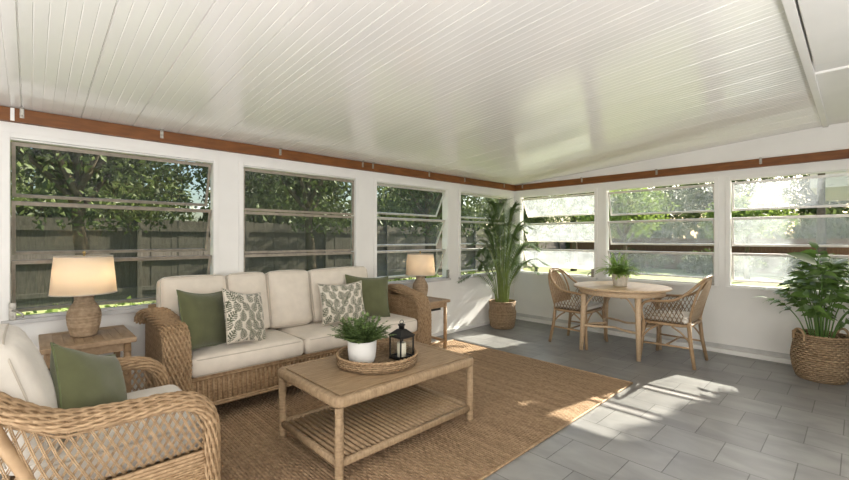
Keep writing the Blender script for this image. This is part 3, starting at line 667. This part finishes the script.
# ---- armchair
ac = thing('wicker_armchair', 'wicker armchair with open lattice sides and off-white cushions', 'armchair', (.2, 2.38, FZ))
def ac_arm(y, sg, dx_=0):
    pth = cat([(-.34, y-sg*.03, .98), (-.24, y-sg*.01, .88), (-.13, y, .775), (-.04, y, .695), (.09, y, .625), (.28, y, .607), (.42, y, .602), (.515, y, .582), (.572, y, .53), (.594, y, .45), (.596, y, .30), (.598, y, FZ+.012)], 6)
    pth = [p+V((dx_, 0, 0)) for p in pth]; core = MB().sweep(pth, ell(.046, .026, 16), (0, 0, 1)); a = core.build('arm', wick, ac)
    rb = MB(); ropes(rb, pth, ell(.050, .030, 22), .0062, (0, 0, 1), .7, .42, 6, .09, .014); rb.build('plaited_strands', strand, a)
    def S(u, v, o):
        x = -.10+.66*u; zt = .60+max(0, (.08-x))*.75 if x < .08 else (.60-max(0, x-.48)*.9); z = .365+(zt-.365)*v; x2 = x-.02*(1-v)*(1-u)
        return V((x2, y+sg*(.012+.02*sin(pi*v))+o, z))
    lt = MB(); lattice(lt, S, 21, 4, .0026, .2); lt.build('lattice_panel', strand, ac)
    dp = MB()
    for k in range(5): dp.tube([S(i/20, .86+.03*k, .004*(-1)**k) for i in range(21)], .004, 5)
    dp.build('top_weave', strand, ac)
    rl_ = MB()
    for k in range(4): rl_.tube(resample([(-.10, y+sg*.012, .350-.0155*k), (.57, y+sg*.012, .350-.0155*k)], .05), .0095, 6)
    rl_.build('side_rail', strand, ac)
    lp = MB(); lp.box((-.09, y+sg*.012-.007, .08), (.585, y+sg*.012+.007, .300), .003).build('side_panel', wick, ac)
    MB().tube(cat([(-.105, y+sg*.024, .70), (-.06, y+sg*.024, .58), (-.01, y+sg*.024, .46), (.005, y+sg*.022, .30), (-.01, y+sg*.02, FZ-.004-FZ+.004)], 6), .021, 10).build('leg', rod, ac)
    MB().tube([(.585, y, FZ+.002), (.585, y, .2)], .022, 10).build('leg', rod, ac)
ac_arm(2.03, -1); ac_arm(2.82, 1, -.035)
fp = MB(); fp.box((.572, 2.085, .09), (.585, 2.765, .32), .004); fp.build('front_panel', wick, ac)
MB().box((-.06, 2.075, .22), (.57, 2.775, .325), .008).build('seat_deck', wick, ac)
bk = MB(); bk.obox((-.19, 2.42, .30), (-.34, 2.42, .95), .02, .66, .005, (0, 1, 0)); bk.build('backrest', wick, ac)
MB().tube(cat([(-.345, 2.065, .985), (-.37, 2.2, 1.01), (-.375, 2.42, 1.02), (-.37, 2.64, 1.01), (-.355, 2.79, .985)], 5), .038, 12).build('back_rail', wick, ac)
cm_ = MB(); pm_ = MB(); cushion(cm_, (.64, .68, .14), .045, .015, 0, 14, M.Translation(V((.300, 2.42, .395))), pm_, 3)
cu = cm_.build('seat_cushion', offw, ac); pm_.build('piping', pipem, cu)
mt_ = M.Translation(V((-.06, 2.42, .665))) @ M.Rotation(R(90), 4, 'Z') @ M.Rotation(R(90)-R(17), 4, 'X')
cm_ = MB(); pm_ = MB(); cushion(cm_, (.62, .50, .18), .07, .04, 0, 14, mt_, pm_, 9, .008); cu = cm_.build('back_cushion', offw, ac); pm_.build('piping', pipem, cu)
throw_pillow(.42, .40, .16, frame_from((.80, -.50, .36), loc=(.205, 2.44, .600), roll=R(-24)), (green, pipeg), 'throw_pillow', 'olive green pillow sitting in the wicker armchair', seed=6)
# ---- side tables
def side_table(label, x0, x1, y0, y1, h, fl, low=True):
    t = thing('side_table', label, 'side table', ((x0+x1)/2, (y0+y1)/2, fl)); zt = h; th = .032; fw = .065
    top = MB(); top.box((x0, y0, zt-th), (x1, y0+fw, zt), .005).box((x0, y1-fw, zt-th), (x1, y1, zt), .005)
    top.box((x0, y0+fw+.001, zt-th), (x0+fw, y1-fw-.001, zt), .004).box((x1-fw, y0+fw+.001, zt-th), (x1, y1-fw-.001, zt), .004)
    tp = top.build('tabletop', woodt, t); n = 7; pl = MB(); a0 = x0+fw+.001; a1 = x1-fw-.001
    for i in range(n): pl.box((a0+(a1-a0)*i/n+.0008, y0+fw+.001, zt-.024), (a0+(a1-a0)*(i+1)/n-.0008, y1-fw-.001, zt-.004), .002)
    pl.build('slat_panel', woodt, tp)
    lx = (x0+.045, x1-.045); ly = (y0+.045, y1-.045)
    for x in lx:
        for y in ly:
            l = MB(); l.tube([(x, y, fl+.002), (x, y, zt-th-.001)], .021, 12)
            for z in (fl+.03, .22, .41, zt-th-.06): l.tube([(x, y, z-.006), (x, y, z), (x, y, z+.006)], [.021, .0235, .021], 12)
            l.build('leg', rod, t)
    ap = MB()
    for y in ly: ap.box((lx[0]+.022, y-.010, zt-th-.055), (lx[1]-.022, y+.010, zt-th-.001), .004)
    for x in lx: ap.box((x-.010, ly[0]+.022, zt-th-.055), (x+.010, ly[1]-.022, zt-th-.001), .004)
    ap.build('apron', woodt, t)
    if low:
        for y in ly: MB().tube([(lx[0]+.015, y, fl+.09), (lx[1]-.015, y, fl+.09)], .015, 10).build('stretcher', rod, t)
        for x in lx: MB().tube([(x, ly[0]+.015, fl+.09), (x, ly[1]-.015, fl+.09)], .015, 10).build('stretcher', rod, t)
    return t
side_table('bamboo side table between the armchair and the left end of the sofa', .04, .51, 3.29, 3.83, .65, FZ)
side_table('bamboo side table between the right end of the sofa and the corner palm', 3.125, 3.575, 3.31, 3.80, .585, FZ)
# ---- lamps
def lamp(label, x, y, z):
    t = thing('table_lamp', label, 'lamp', (x, y, z))
    pr_ = [(.0, 0), (.062, 0), (.070, .006), (.078, .04), (.088, .085), (.092, .13), (.088, .165), (.072, .20), (.056, .222), (.051, .24), (.052, .262), (.055, .268)]
    fine = []
    for a, c in zip(pr_[1:], pr_[2:]):
        k = max(1, int((c[1]-a[1])/.0034))
        for i in range(k): q = i/k; r_ = a[0]*(1-q)+c[0]*q; zz = a[1]*(1-q)+c[1]*q; fine.append((r_+.0022*abs(sin(pi*zz/.0105)), zz))
    MB().lathe([(.0001, 0), (.062, 0)]+fine+[(.055, .268), (.040, .270), (.0001, .270)], (x, y, z), 40).build('base', rope, t)
    MB().tube([(x, y, z+.268), (x, y, z+.545)], .006, 10).build('stem', brass, t)
    MB().lathe([(.0001, .262), (.016, .262), (.018, .275), (.012, .285), (.0001, .285)], (x, y, z), 16).build('socket', brass, t)
    MB().lathe([(.006, .535), (.004, .541), (.009, .549), (.011, .556), (.007, .563), (.0001, .567)], (x, y, z), 14).build('finial', brass, t)
    sh = MB(); sh.lathe([(.178, .282), (.1555, .535), (.1535, .535), (.176, .282), (.178, .282)], (x, y, z), 48); s_ = sh.build('lamp_shade', shade, t)
    tr = MB().lathe([(.1795, .282), (.1788, .290), (.177, .290), (.1752, .282), (.1795, .282)], (x, y, z), 48).build('trim', pipem, s_); tr = MB().lathe([(.1567, .528), (.1560, .536), (.1530, .536), (.1535, .528), (.1567, .528)], (x, y, z), 48); tr.build('trim', pipem, s_)
    ring = MB()
    for a in (0, 2.09, 4.19): ring.tube([(x, y, z+.53), (x+.154*cos(a), y+.154*sin(a), z+.53)], .0025, 6)
    ring.build('harp', brass, s_)
    MB().lathe([(.0001, .325), (.012, .33), (.013, .35), (.028, .385), (.030, .405), (.022, .428), (.0001, .436)], (x, y, z), 18).build('bulb', bulbm, t)
    l = bpy.data.lights.new('lamp_glow', 'POINT'); l.energy = 15; l.color = (1, .83, .62); l.shadow_soft_size = .035
    o = bpy.data.objects.new('lamp_glow', l); C.objects.link(o); o.parent = t; o.location = (0.045, -.02, .40)
    return t
lamp('lit rope-wrapped lamp with a linen shade behind the armchair', .262, 3.585, .65)
lamp('lit rope-wrapped lamp with a linen shade at the right end of the sofa', 3.36, 3.60, .585)
# ---- coffee table
ct = thing('coffee_table', 'rattan coffee table with a slatted lower shelf', 'coffee table', (1.715, 2.24, FZ))
cx0, cx1, cy0, cy1, chh = 1.15, 2.285, 1.865, 2.615, .465
loop = [(x+ (cx0+cx1)/2, y+(cy0+cy1)/2) for x, y in rrect(cx1-cx0-.05, cy1-cy0-.05, .03, 5)]
MB().sweep([(x, y, chh-.032) for x, y in loop], rrect(.05, .060, .020, 4), (0, 0, 1), closed=True).build('top_frame', wrap, ct)
tp = MB(); n = 22; a0, a1 = cy0+.052, cy1-.052
for i in range(n): tp.box((cx0+.052, a0+(a1-a0)*i/n+.0006, chh-.024), (cx1-.052, a0+(a1-a0)*(i+1)/n-.0006, chh-.004), .002)
tp.build('tabletop', slatm, ct)
for x in (cx0+.035, cx1-.035):
    for y in (cy0+.035, cy1-.035):
        l = MB(); l.tube([(x, y, FZ+.002), (x, y, .03), (x, y, .14), (x, y, chh-.062)], .0235, 14); l.build('leg', wrap, ct)
lp2 = [(cx0+.035, cy0+.035), (cx1-.035, cy0+.035), (cx1-.035, cy1-.035), (cx0+.035, cy1-.035)]
for i in range(4):
    p, q = V((*lp2[i], .105)), V((*lp2[(i+1) % 4], .105)); d = (q-p).normalized(); MB().sweep([p+d*.018, q-d*.018], rrect(.034, .042, .014, 4), (0, 0, 1)).build('rail', wrap, ct)
shf = MB(); n = 28; a0, a1 = cx0+.065, cx1-.065
for i in range(n): x = a0+(a1-a0)*(i+.5)/n; shf.tube([(x, cy0+.04, .108), (x, cy1-.04, .108)], .0125, 8, flat=.7)
for y in (cy0+.2, cy0+.375, cy0+.55): shf.box((a0, y-.012, .088), (a1, y+.012, .0985), .003)
shf.build('slatted_shelf', slatm, ct)
CTZ = chh-.002
# ---- tray, herb pot, lantern
ty, tx = 2.25, 1.70; tr_ = thing('woven_tray', 'round woven tray on the coffee table', 'tray', (tx, ty, CTZ))
MB().lathe([(.0001, .001), (.262, .001), (.262, .012), (.0001, .012)], (tx, ty, CTZ), 48).build('base', trayw, tr_)
MB().lathe([(.262, .001), (.270, .008), (.274, .032), (.272, .060), (.264, .066), (.256, .060), (.257, .03), (.254, .013)], (tx, ty, CTZ), 56).build('rim', trayw, tr_)
def loop_rope(c, R_, z, r, n=60, k=2, amp=.004, frq=26):
    out = MB()
    for j in range(k): out.tube([(c[0]+(R_+amp*cos(frq*2*pi*i/n/2+pi*j*2/k))*cos(2*pi*i/n), c[1]+(R_+amp*cos(frq*2*pi*i/n/2+pi*j*2/k))*sin(2*pi*i/n), z+amp*sin(frq*2*pi*i/n/2+pi*j*2/k)) for i in range(n)], r, 6, closed=True)
    return out
loop_rope((tx, ty), .266, CTZ+.066, .0065, 156, 2, .004, 52).build('edge_binding', strand, tr_)
def pot(root, prof, m, soilz, soilr, x, y, z, n=40):
    MB().lathe(prof, (x, y, z), n).build('pot', m, root)
    MB().lathe([(.0001, soilz+.004), (soilr*.6, soilz+.006), (soilr, soilz), (soilr, soilz-.01), (.0001, soilz-.01)], (x, y, z), 24).build('soil', soil, root)
hx, hy, hz = 1.605, 2.290, CTZ+.0125
hp = thing('potted_herb', 'small bushy herb in a white ceramic pot on the woven tray', 'plant', (hx, hy, hz))
pot(hp, [(.0001, 0), (.068, 0), (.080, .008), (.088, .03), (.094, .08), (.096, .140), (.094, .147), (.089, .147), (.086, .12), (.0001, .12)], potw, .13, .080, hx, hy, hz)
def sprigs(mb, c, n, r0, L0, L1, leaf, wd, pairs, seed, spread=1.25, up=.5, droop=1.0):
    rnd = random.Random(seed); c = V(c)
    for i in range(n):
        a = rnd.uniform(0, 2*pi); e = (i/n)**.7*spread; L = rnd.uniform(L0, L1); d = V((cos(a)*sin(e), sin(a)*sin(e), cos(e)*1.0+up*.2)).normalized()
        p = c+V((cos(a), sin(a), 0))*r0*rnd.random()**.5; pts = [p.copy()]; K = 7
        for k in range(K): d = (d+V((rnd.uniform(-.1, .1), rnd.uniform(-.1, .1), -droop*(.05+.035*k)*sin(e+.3)))).normalized(); p = p+d*L/K; pts.append(p.copy())
        mb.tube(pts, [.0016*(1-.09*k) for k in range(K+1)], 4)
        for k in range(pairs):
            t = .18+.80*k/(pairs-1); f = t*K; q = pts[int(f)].lerp(pts[min(K, int(f)+1)], f-int(f)); dd = (pts[min(K, int(f)+1)]-pts[int(f)]).normalized() if int(f) < K else d
            side = dd.cross(V((0, 0, 1))); side = side.normalized() if side.length > .05 else V((1, 0, 0))
            for s_ in (-1, 1):
                ld = (dd*.65+side*s_*.9+V((0, 0, rnd.uniform(-.15, .35)))).normalized(); blade(mb, q, ld, (0, 0, 1), leaf*rnd.uniform(.75, 1.2)*(1-.35*t), wd, .35, .2, 3)
        blade(mb, pts[-1], d, (0, 0, 1), leaf, wd, .3, .2, 3)
fo = MB(); sprigs(fo, (hx, hy, hz+.138), 210, .078, .09, .165, .027, .017, 8, 5, 1.18, .7, .40); fo.build('foliage', fernm, hp)
lx, ly, lz = 1.845, 2.165, CTZ+.0125
ln = thing('lantern', 'black metal candle lantern on the woven tray', 'lantern', (lx, ly, lz)); hw = .056
def lb(p, q, b=.002): return ((lx+p[0], ly+p[1], lz+p[2]), (lx+q[0], ly+q[1], lz+q[2]), b)
bb_ = MB().box(*lb((-hw-.006, -hw-.006, .006), (hw+.006, hw+.006, .018)))
for x in (-hw, hw):
    for y in (-hw, hw): bb_.box(*lb((x-.008, y-.008, 0), (x+.008, y+.008, .0058)))
bb_.build('base', blackm, ln)
for x in (-hw, hw):
    for y in (-hw, hw): MB().box(*lb((x-.0045, y-.0045, .018), (x+.0045, y+.0045, .160), .001)).build('corner_post', blackm, ln)
fr_ = MB()
for s_ in (-1, 1):
    for z in (.018, .150): fr_.box(*lb((-hw+.0047, s_*hw-.004, z), (hw-.0047, s_*hw+.004, z+.009), .001)).box(*lb((s_*hw-.004, -hw+.0047, z), (s_*hw+.004, hw-.0047, z+.009), .001))
fr_.build('frame', blackm, ln)
for s_ in (-1, 1):
    MB().add([(lx-hw+.005, ly+s_*hw, lz+.027), (lx+hw-.005, ly+s_*hw, lz+.027), (lx+hw-.005, ly+s_*hw, lz+.150), (lx-hw+.005, ly+s_*hw, lz+.150)], [(0, 1, 2, 3)], None, 0, False).build('glass_pane', lglass, ln)
    MB().add([(lx+s_*hw, ly-hw+.005, lz+.027), (lx+s_*hw, ly+hw-.005, lz+.027), (lx+s_*hw, ly+hw-.005, lz+.150), (lx+s_*hw, ly-hw+.005, lz+.150)], [(0, 1, 2, 3)], None, 0, False).build('glass_pane', lglass, ln)
rf = MB(); e = hw+.010; q_ = .022
rf.add([(lx+x, ly+y, lz+z) for x, y, z in ((-e, -e, .160), (e, -e, .160), (e, e, .160), (-e, e, .160), (-e, -e, .166), (e, -e, .166), (e, e, .166), (-e, e, .166), (-q_, -q_, .205), (q_, -q_, .205), (q_, q_, .205), (-q_, q_, .205))],
       [(3, 2, 1, 0), (0, 1, 5, 4), (1, 2, 6, 5), (2, 3, 7, 6), (3, 0, 4, 7), (4, 5, 9, 8), (5, 6, 10, 9), (6, 7, 11, 10), (7, 4, 8, 11), (8, 9, 10, 11)], None, 0, False)
rf.build('roof', blackm, ln)
MB().lathe([(.020, .205), (.020, .228), (.026, .230), (.026, .236), (.012, .242), (.0001, .243)], (lx, ly, lz), 20).build('chimney', blackm, ln)
MB().tube([(lx+.016*cos(a), ly, lz+.252+.013*sin(a)) for a in [2*pi*i/20 for i in range(20)]], .0022, 6, closed=True).build('ring_handle', blackm, ln)
cd = thing('candle', 'ivory pillar candle standing inside the black lantern', 'candle', (lx, ly, lz+.018))
MB().lathe([(.0001, .0185), (.030, .0185), (.031, .022), (.031, .108), (.028, .112), (.012, .109), (.0001, .108)], (lx, ly, lz), 28).build('wax', candle, cd)
MB().tube([(lx, ly, lz+.107), (lx+.001, ly, lz+.120)], .0015, 6).build('wick', blackm, cd)
# ---- dining set
dx, dy = 5.0, 1.925; dt = thing('dining_table', 'round pale wooden dining table by the right-hand windows', 'table', (dx, dy, 0))
MB().lathe([(.0001, .722), (.500, .722), (.514, .726), (.520, .736), (.517, .746), (.508, .750), (.0001, .750)], (dx, dy, 0), 72).build('tabletop', oak, dt)
MB().lathe([(.452, .662), (.458, .664), (.458, .7215), (.440, .7215), (.440, .662), (.452, .662)], (dx, dy, 0), 64).build('apron', oak, dt)
lgp = []
for sx_, sy_ in ((-1, 1), (-1, -1), (1, -1), (1, 1)):
    a = V((dx+sx_*.30, dy+sy_*.295, .7215)); f = V((dx+sx_*.338, dy+sy_*.315, .001)); lgp.append((a, f)); MB().tube([a, a.lerp(f, .4), f], [.034, .030, .022], 12).build('leg', oak, dt)
for i in range(4):
    a, f = lgp[i]; a2, f2 = lgp[(i+1) % 4]; p = a.lerp(f, .60); q = a2.lerp(f2, .60); cc = V((dx, dy, p.z)); m_ = (p+q)/2; m_ = m_.lerp(cc, .42)
    MB().tube(cat([p, p.lerp(m_, .55)+(m_-cc)*.12, m_, q.lerp(m_, .55)+(m_-cc)*.12, q], 6), .013, 10).build('stretcher', oak, dt)
    p = a.lerp(f, .36); q = a2.lerp(f2, .36); m_ = (a+a2)/2; m_.z = .668
    for s_, e_ in ((p, a2), (q, a)): MB().tube(cat([s_, s_.lerp(m_, .35)+V((0, 0, .10)), s_.lerp(m_, .62)+V((0, 0, .055))], 6), .009, 8).build('brace', oak, dt)
def dining_chair(label, loc, rot):
    t = thing('rattan_dining_chair', label, 'chair', loc); t['_at'] = (0, 0, 0)
    sh_ = .43
    for s_ in (-1, 1):
        MB().tube([(s_*.245, .205, sh_+.0), (s_*.262, .215, .22), (s_*.285, .235, .001)], [.0205, .0195, .017], 10).build('leg', rod, t)
        MB().tube([(s_*.205, -.205, sh_+.01), (s_*.215, -.222, .24), (s_*.240, -.262, .001)], [.0205, .0195, .017], 10).build('leg', rod, t)
    ring = [(x, y, sh_-.012) for x, y in rrect(.50, .43, .10, 6)]
    MB().tube(ring, .0155, 8, closed=True).build('seat_frame', rod, t)
    MB().add([(x*.95, y*.95, z) for x, y, z in ring]+[(x*.95, y*.95, z+.008) for x, y, z in ring], [list(range(len(ring)))[::-1], list(range(len(ring), 2*len(ring)))], None, 0, False).build('seat_weave', cane, t)
    hal = [(.245, .205, .425), (.262, .222, .53), (.275, .205, .605), (.285, .14, .645), (.288, .03, .655), (.280, -.09, .675), (.255, -.195, .745), (.205, -.275, .83), (.115, -.325, .895), (0, -.342, .915)]
    full = cat(hal+[(-x, y, z) for x, y, z in hal[-2::-1]], 5); MB().tube(full, .0145, 9).build('arm_rail', rod, t)
    h2 = [(.195, -.205, .42), (.222, -.235, .58), (.222, -.272, .72), (.180, -.307, .825), (.095, -.326, .875), (0, -.334, .890)]
    MB().tube(cat(h2+[(-x, y, z) for x, y, z in h2[-2::-1]], 5), .012, 8).build('back_hoop', rod, t)
    def BP(u, v):
        z = .445+.43*v; y = -.205-.135*v**1.1-.018*(1-(2*u-1)**2)*sin(pi*v); hw_ = .205*(1-max(0, v-.45)**2.2*2.6); return V(((2*u-1)*hw_, y, z))
    bp = MB(); bp.grid(BP, 12, 14, 0, .40, .45); bp.build('back_panel', cane, t)
    bs = MB()
    for i in range(1, 8): bs.tube([BP(i/8, k/10)+V((0, .004, 0)) for k in range(11)], .0045, 6)
    bs.build('back_spindles', rod, t)
    for s_ in (-1, 1):
        def SP(u, v, o): # under the arm
            y = -.17+.36*u; ztop = .640+.05*(1-u)**2-max(0, u-.75)*.30; return V((s_*(.248+.035*v+o), y, .435+(ztop-.435)*v))
        sp = MB(); lattice(sp, SP, 9, 3, .0040, 0); sp.build('arm_lattice', rod, t)
        MB().tube(cat([(s_*.272, .222, .24), (s_*.264, .15, .335), (s_*.255, .06, .40)], 5), .009, 7).build('brace', rod, t)
        MB().tube(cat([(s_*.218, -.226, .24), (s_*.226, -.15, .335), (s_*.238, -.06, .40)], 5), .009, 7).build('brace', rod, t)
        MB().tube([(s_*.268, .220, .20), (s_*.222, -.232, .20)], .010, 8).build('stretcher', rod, t)
        MB().tube(cat([(s_*.262, .216, .25), (s_*.17, .21, .345), (s_*.07, .205, .40)], 5), .009, 7).build('brace', rod, t)
    MB().tube([(-.245, -.005, .20), (.245, -.005, .20)], .010, 8).build('stretcher', rod, t)
    bind = MB()
    for s_ in (-1, 1): bind.tube([(s_*.203, -.206, .405), (s_*.203, -.207, .455)], .0215, 10)
    bind.build('binding', cane, t)
    cm_ = MB(); pm_ = MB(); cushion(cm_, (.455, .41, .062), .028, .014, 0, 10, M.Translation(V((0, .0, sh_+.038))), pm_, 2, .002)
    cu = cm_.build('seat_cushion', offw, t); pm_.build('piping', pipem, cu)
    t['_at'] = tuple(loc); t.rotation_euler = (0, 0, rot); return t
c1 = dining_chair('rattan armchair at the far side of the round table, nearer the corner palm', (4.985, 2.43, 0), pi)
dup(c1, (4.995, 1.385, 0), 'rattan armchair at the near side of the round table, towards the leafy floor plant', 0)
fx, fy, fz = 4.93, 1.905, .7505
fp_ = thing('potted_fern', 'small fern in a stone-coloured pot on the round dining table', 'plant', (fx, fy, fz))
pot(fp_, [(.0001, 0), (.062, 0), (.070, .004), (.080, .06), (.087, .118), (.090, .120), (.090, .142), (.085, .144), (.080, .125), (.0001, .12)], potg, .128, .074, fx, fy, fz)
fo = MB(); sprigs(fo, (fx, fy, fz+.13), 130, .055, .13, .24, .038, .015, 10, 8, 1.25, .9, 1.1); fo.build('foliage', fern2, fp_)
# ---- floor plants
def basket_(root, prof, x, y, n=48):
    MB().lathe(prof, (x, y, 0), n).build('basket', basket, root); r_, z_ = max(prof[-5:], key=lambda q: q[1])
    loop_rope((x, y), r_-.004, z_, .007, 120, 2, .004, 44).build('rim', strand, root)
    MB().lathe([(.0001, z_-.035), (r_-.02, z_-.045), (r_-.02, z_-.06), (.0001, z_-.06)], (x, y, 0), 24).build('soil', soil, root)
px_, py_ = 5.0, 3.60
pa = thing('potted_palm', 'tall feathery palm in a straw basket in the corner', 'plant', (px_, py_, 0))
basket_(pa, [(.0001, .001), (.155, .001), (.172, .02), (.186, .09), (.198, .18), (.200, .235), (.190, .27), (.186, .31), (.196, .375), (.192, .385), (.184, .375), (.175, .30), (.0001, .29)], px_, py_)
def clampw(p): return V((min(p.x, X1-.075), min(p.y, Y1-.075), p.z))
rnd = random.Random(11)
for i in range(44):
    a = i*2.399+.3; q = i/43; rr = .015+.08*q; b0 = V((px_+rr*cos(a), py_+rr*sin(a), .335)); d = V((cos(a), sin(a), 0))
    H_ = .60*(1-q)+.22+rnd.uniform(-.06, .06); out = (.14+.40*q**.9)*rnd.uniform(.85, 1.15); rise = (.68-.34*q)*rnd.uniform(.9, 1.1)
    k2 = b0+d*.05+V((0, 0, H_))
    pts = [clampw(p) for p in cat([b0, b0+d*.02+V((0, 0, H_*.5)), k2, k2+d*out*.30+V((0, 0, rise*.62)), k2+d*out*.68+V((0, 0, rise*.92)), k2+d*out*1.08+V((0, 0, rise*(1.0-.35*q)))], 7)]; N = len(pts)
    fr_ = MB(); fr_.tube(pts, [.0070*(1-.85*j/(N-1)) for j in range(N)], 6, mi=0); s0 = int(N*.44)
    for j in range(26):
        f = s0+(N-1-s0)*j/25.; q_ = pts[int(f)].lerp(pts[min(N-1, int(f)+1)], f-int(f)); dd = (pts[min(N-1, int(f)+1)]-pts[max(0, int(f)-1)]).normalized(); t = j/25
        sd = dd.cross(V((0, 0, 1))); sd = sd.normalized() if sd.length > .25 else V((-d.y, d.x, 0))
        for s_ in (-1, 1):
            L = (.06+.135*sin(pi*min(1, t*.80+.18)))*rnd.uniform(.85, 1.1); ld = (dd*.75+sd*s_*(.95-.35*t)+V((0, 0, .12))).normalized(); o = len(fr_.v)
            blade(fr_, q_, ld, (0, 0, 1), L, .016, .45, .2, 4, 1, 1)
            for kk in range(o, len(fr_.v)): fr_.v[kk] = tuple(clampw(V(fr_.v[kk])))
    fr_.build('frond', (palmst, palmm), pa)
rx, ry = 5.30, .245
rp_ = thing('potted_leafy_plant', 'broad-leaved green plant in a handled straw basket by the right-hand wall', 'plant', (rx, ry, 0))
basket_(rp_, [(.0001, .001), (.165, .001), (.180, .02), (.205, .10), (.216, .19), (.212, .25), (.200, .32), (.196, .375), (.200, .405), (.196, .413), (.188, .405), (.182, .33), (.0001, .31)], rx, ry)
for s_ in (-1, 1):
    d = V((.72, -.69, 0))*s_; c = V((rx, ry, .385))+d*.206; sd = V((.69, .72, 0)); MB().tube(cat([c-sd*.055-V((0, 0, .02)), c-sd*.05+V((0, 0, .04)), c-sd*.02+V((0, 0, .075)), c+sd*.02+V((0, 0, .075)), c+sd*.05+V((0, 0, .04)), c+sd*.055-V((0, 0, .02))], 5), .011, 8).build('handle', strand, rp_)
rnd = random.Random(23)
for i in range(27):
    a = i*2.399+.5; q = (i+.5)/27; b0 = V((rx+.10*q*cos(a), ry+.10*q*sin(a), .355)); d = V((cos(a), sin(a), 0))
    H_ = .80*(1-q**1.2*.66)*rnd.uniform(.88, 1.08); out = .05+.27*q**.8
    pts = [clampw(p) for p in cat([b0, b0+d*out*.22+V((0, 0, H_*.5)), b0+d*out*.58+V((0, 0, H_*.86)), b0+d*out+V((0, 0, H_))], 6)]; N = len(pts)
    st_ = MB(); st_.tube(pts, [.0062*(1-.6*j/(N-1)) for j in range(N)], 6); npair = 4
    for j in range(npair):
        f = (N-1)*(.52+.44*j/npair); p = pts[int(f)].lerp(pts[min(N-1, int(f)+1)], f-int(f)); dd = (pts[min(N-1, int(f)+1)]-pts[int(f)]).normalized()
        sd = dd.cross(V((0, 0, 1))); sd = sd.normalized() if sd.length > .15 else V((-d.y, d.x, 0))
        for s_ in (-1, 1):
            ld = (dd*.55+sd*s_+d*rnd.uniform(0, .5)+V((0, 0, rnd.uniform(-.1, .35)))).normalized(); o = len(st_.v)
            blade(st_, p, ld, d*rnd.uniform(.3, 1.1)+V((0, 0, .7)), rnd.uniform(.11, .165), rnd.uniform(.05, .075), 1.0, .15, 9, 1, 1, .30)
            for kk in range(o, len(st_.v)): st_.v[kk] = tuple(clampw(V(st_.v[kk])))
    o = len(st_.v); big = i == 1
    if big: blade(st_, pts[-1], V((-.45, .62, .55)), V((-.5, -.4, .75)), .27, .13, .5, .15, 10, 1, 1, 0)
    else: blade(st_, pts[-1], (pts[-1]-pts[-2]).normalized()+d*.5, d*.8+V((0, 0, .6)), rnd.uniform(.14, .18), .075, .8, .15, 9, 1, 1, .25)
    for kk in range(o, len(st_.v)): st_.v[kk] = tuple(clampw(V(st_.v[kk])))
    st_.build('leaf_stalk', (bigs, bigl), rp_)
for o in bpy.data.objects:
    if '_at' in o: del o['_at']
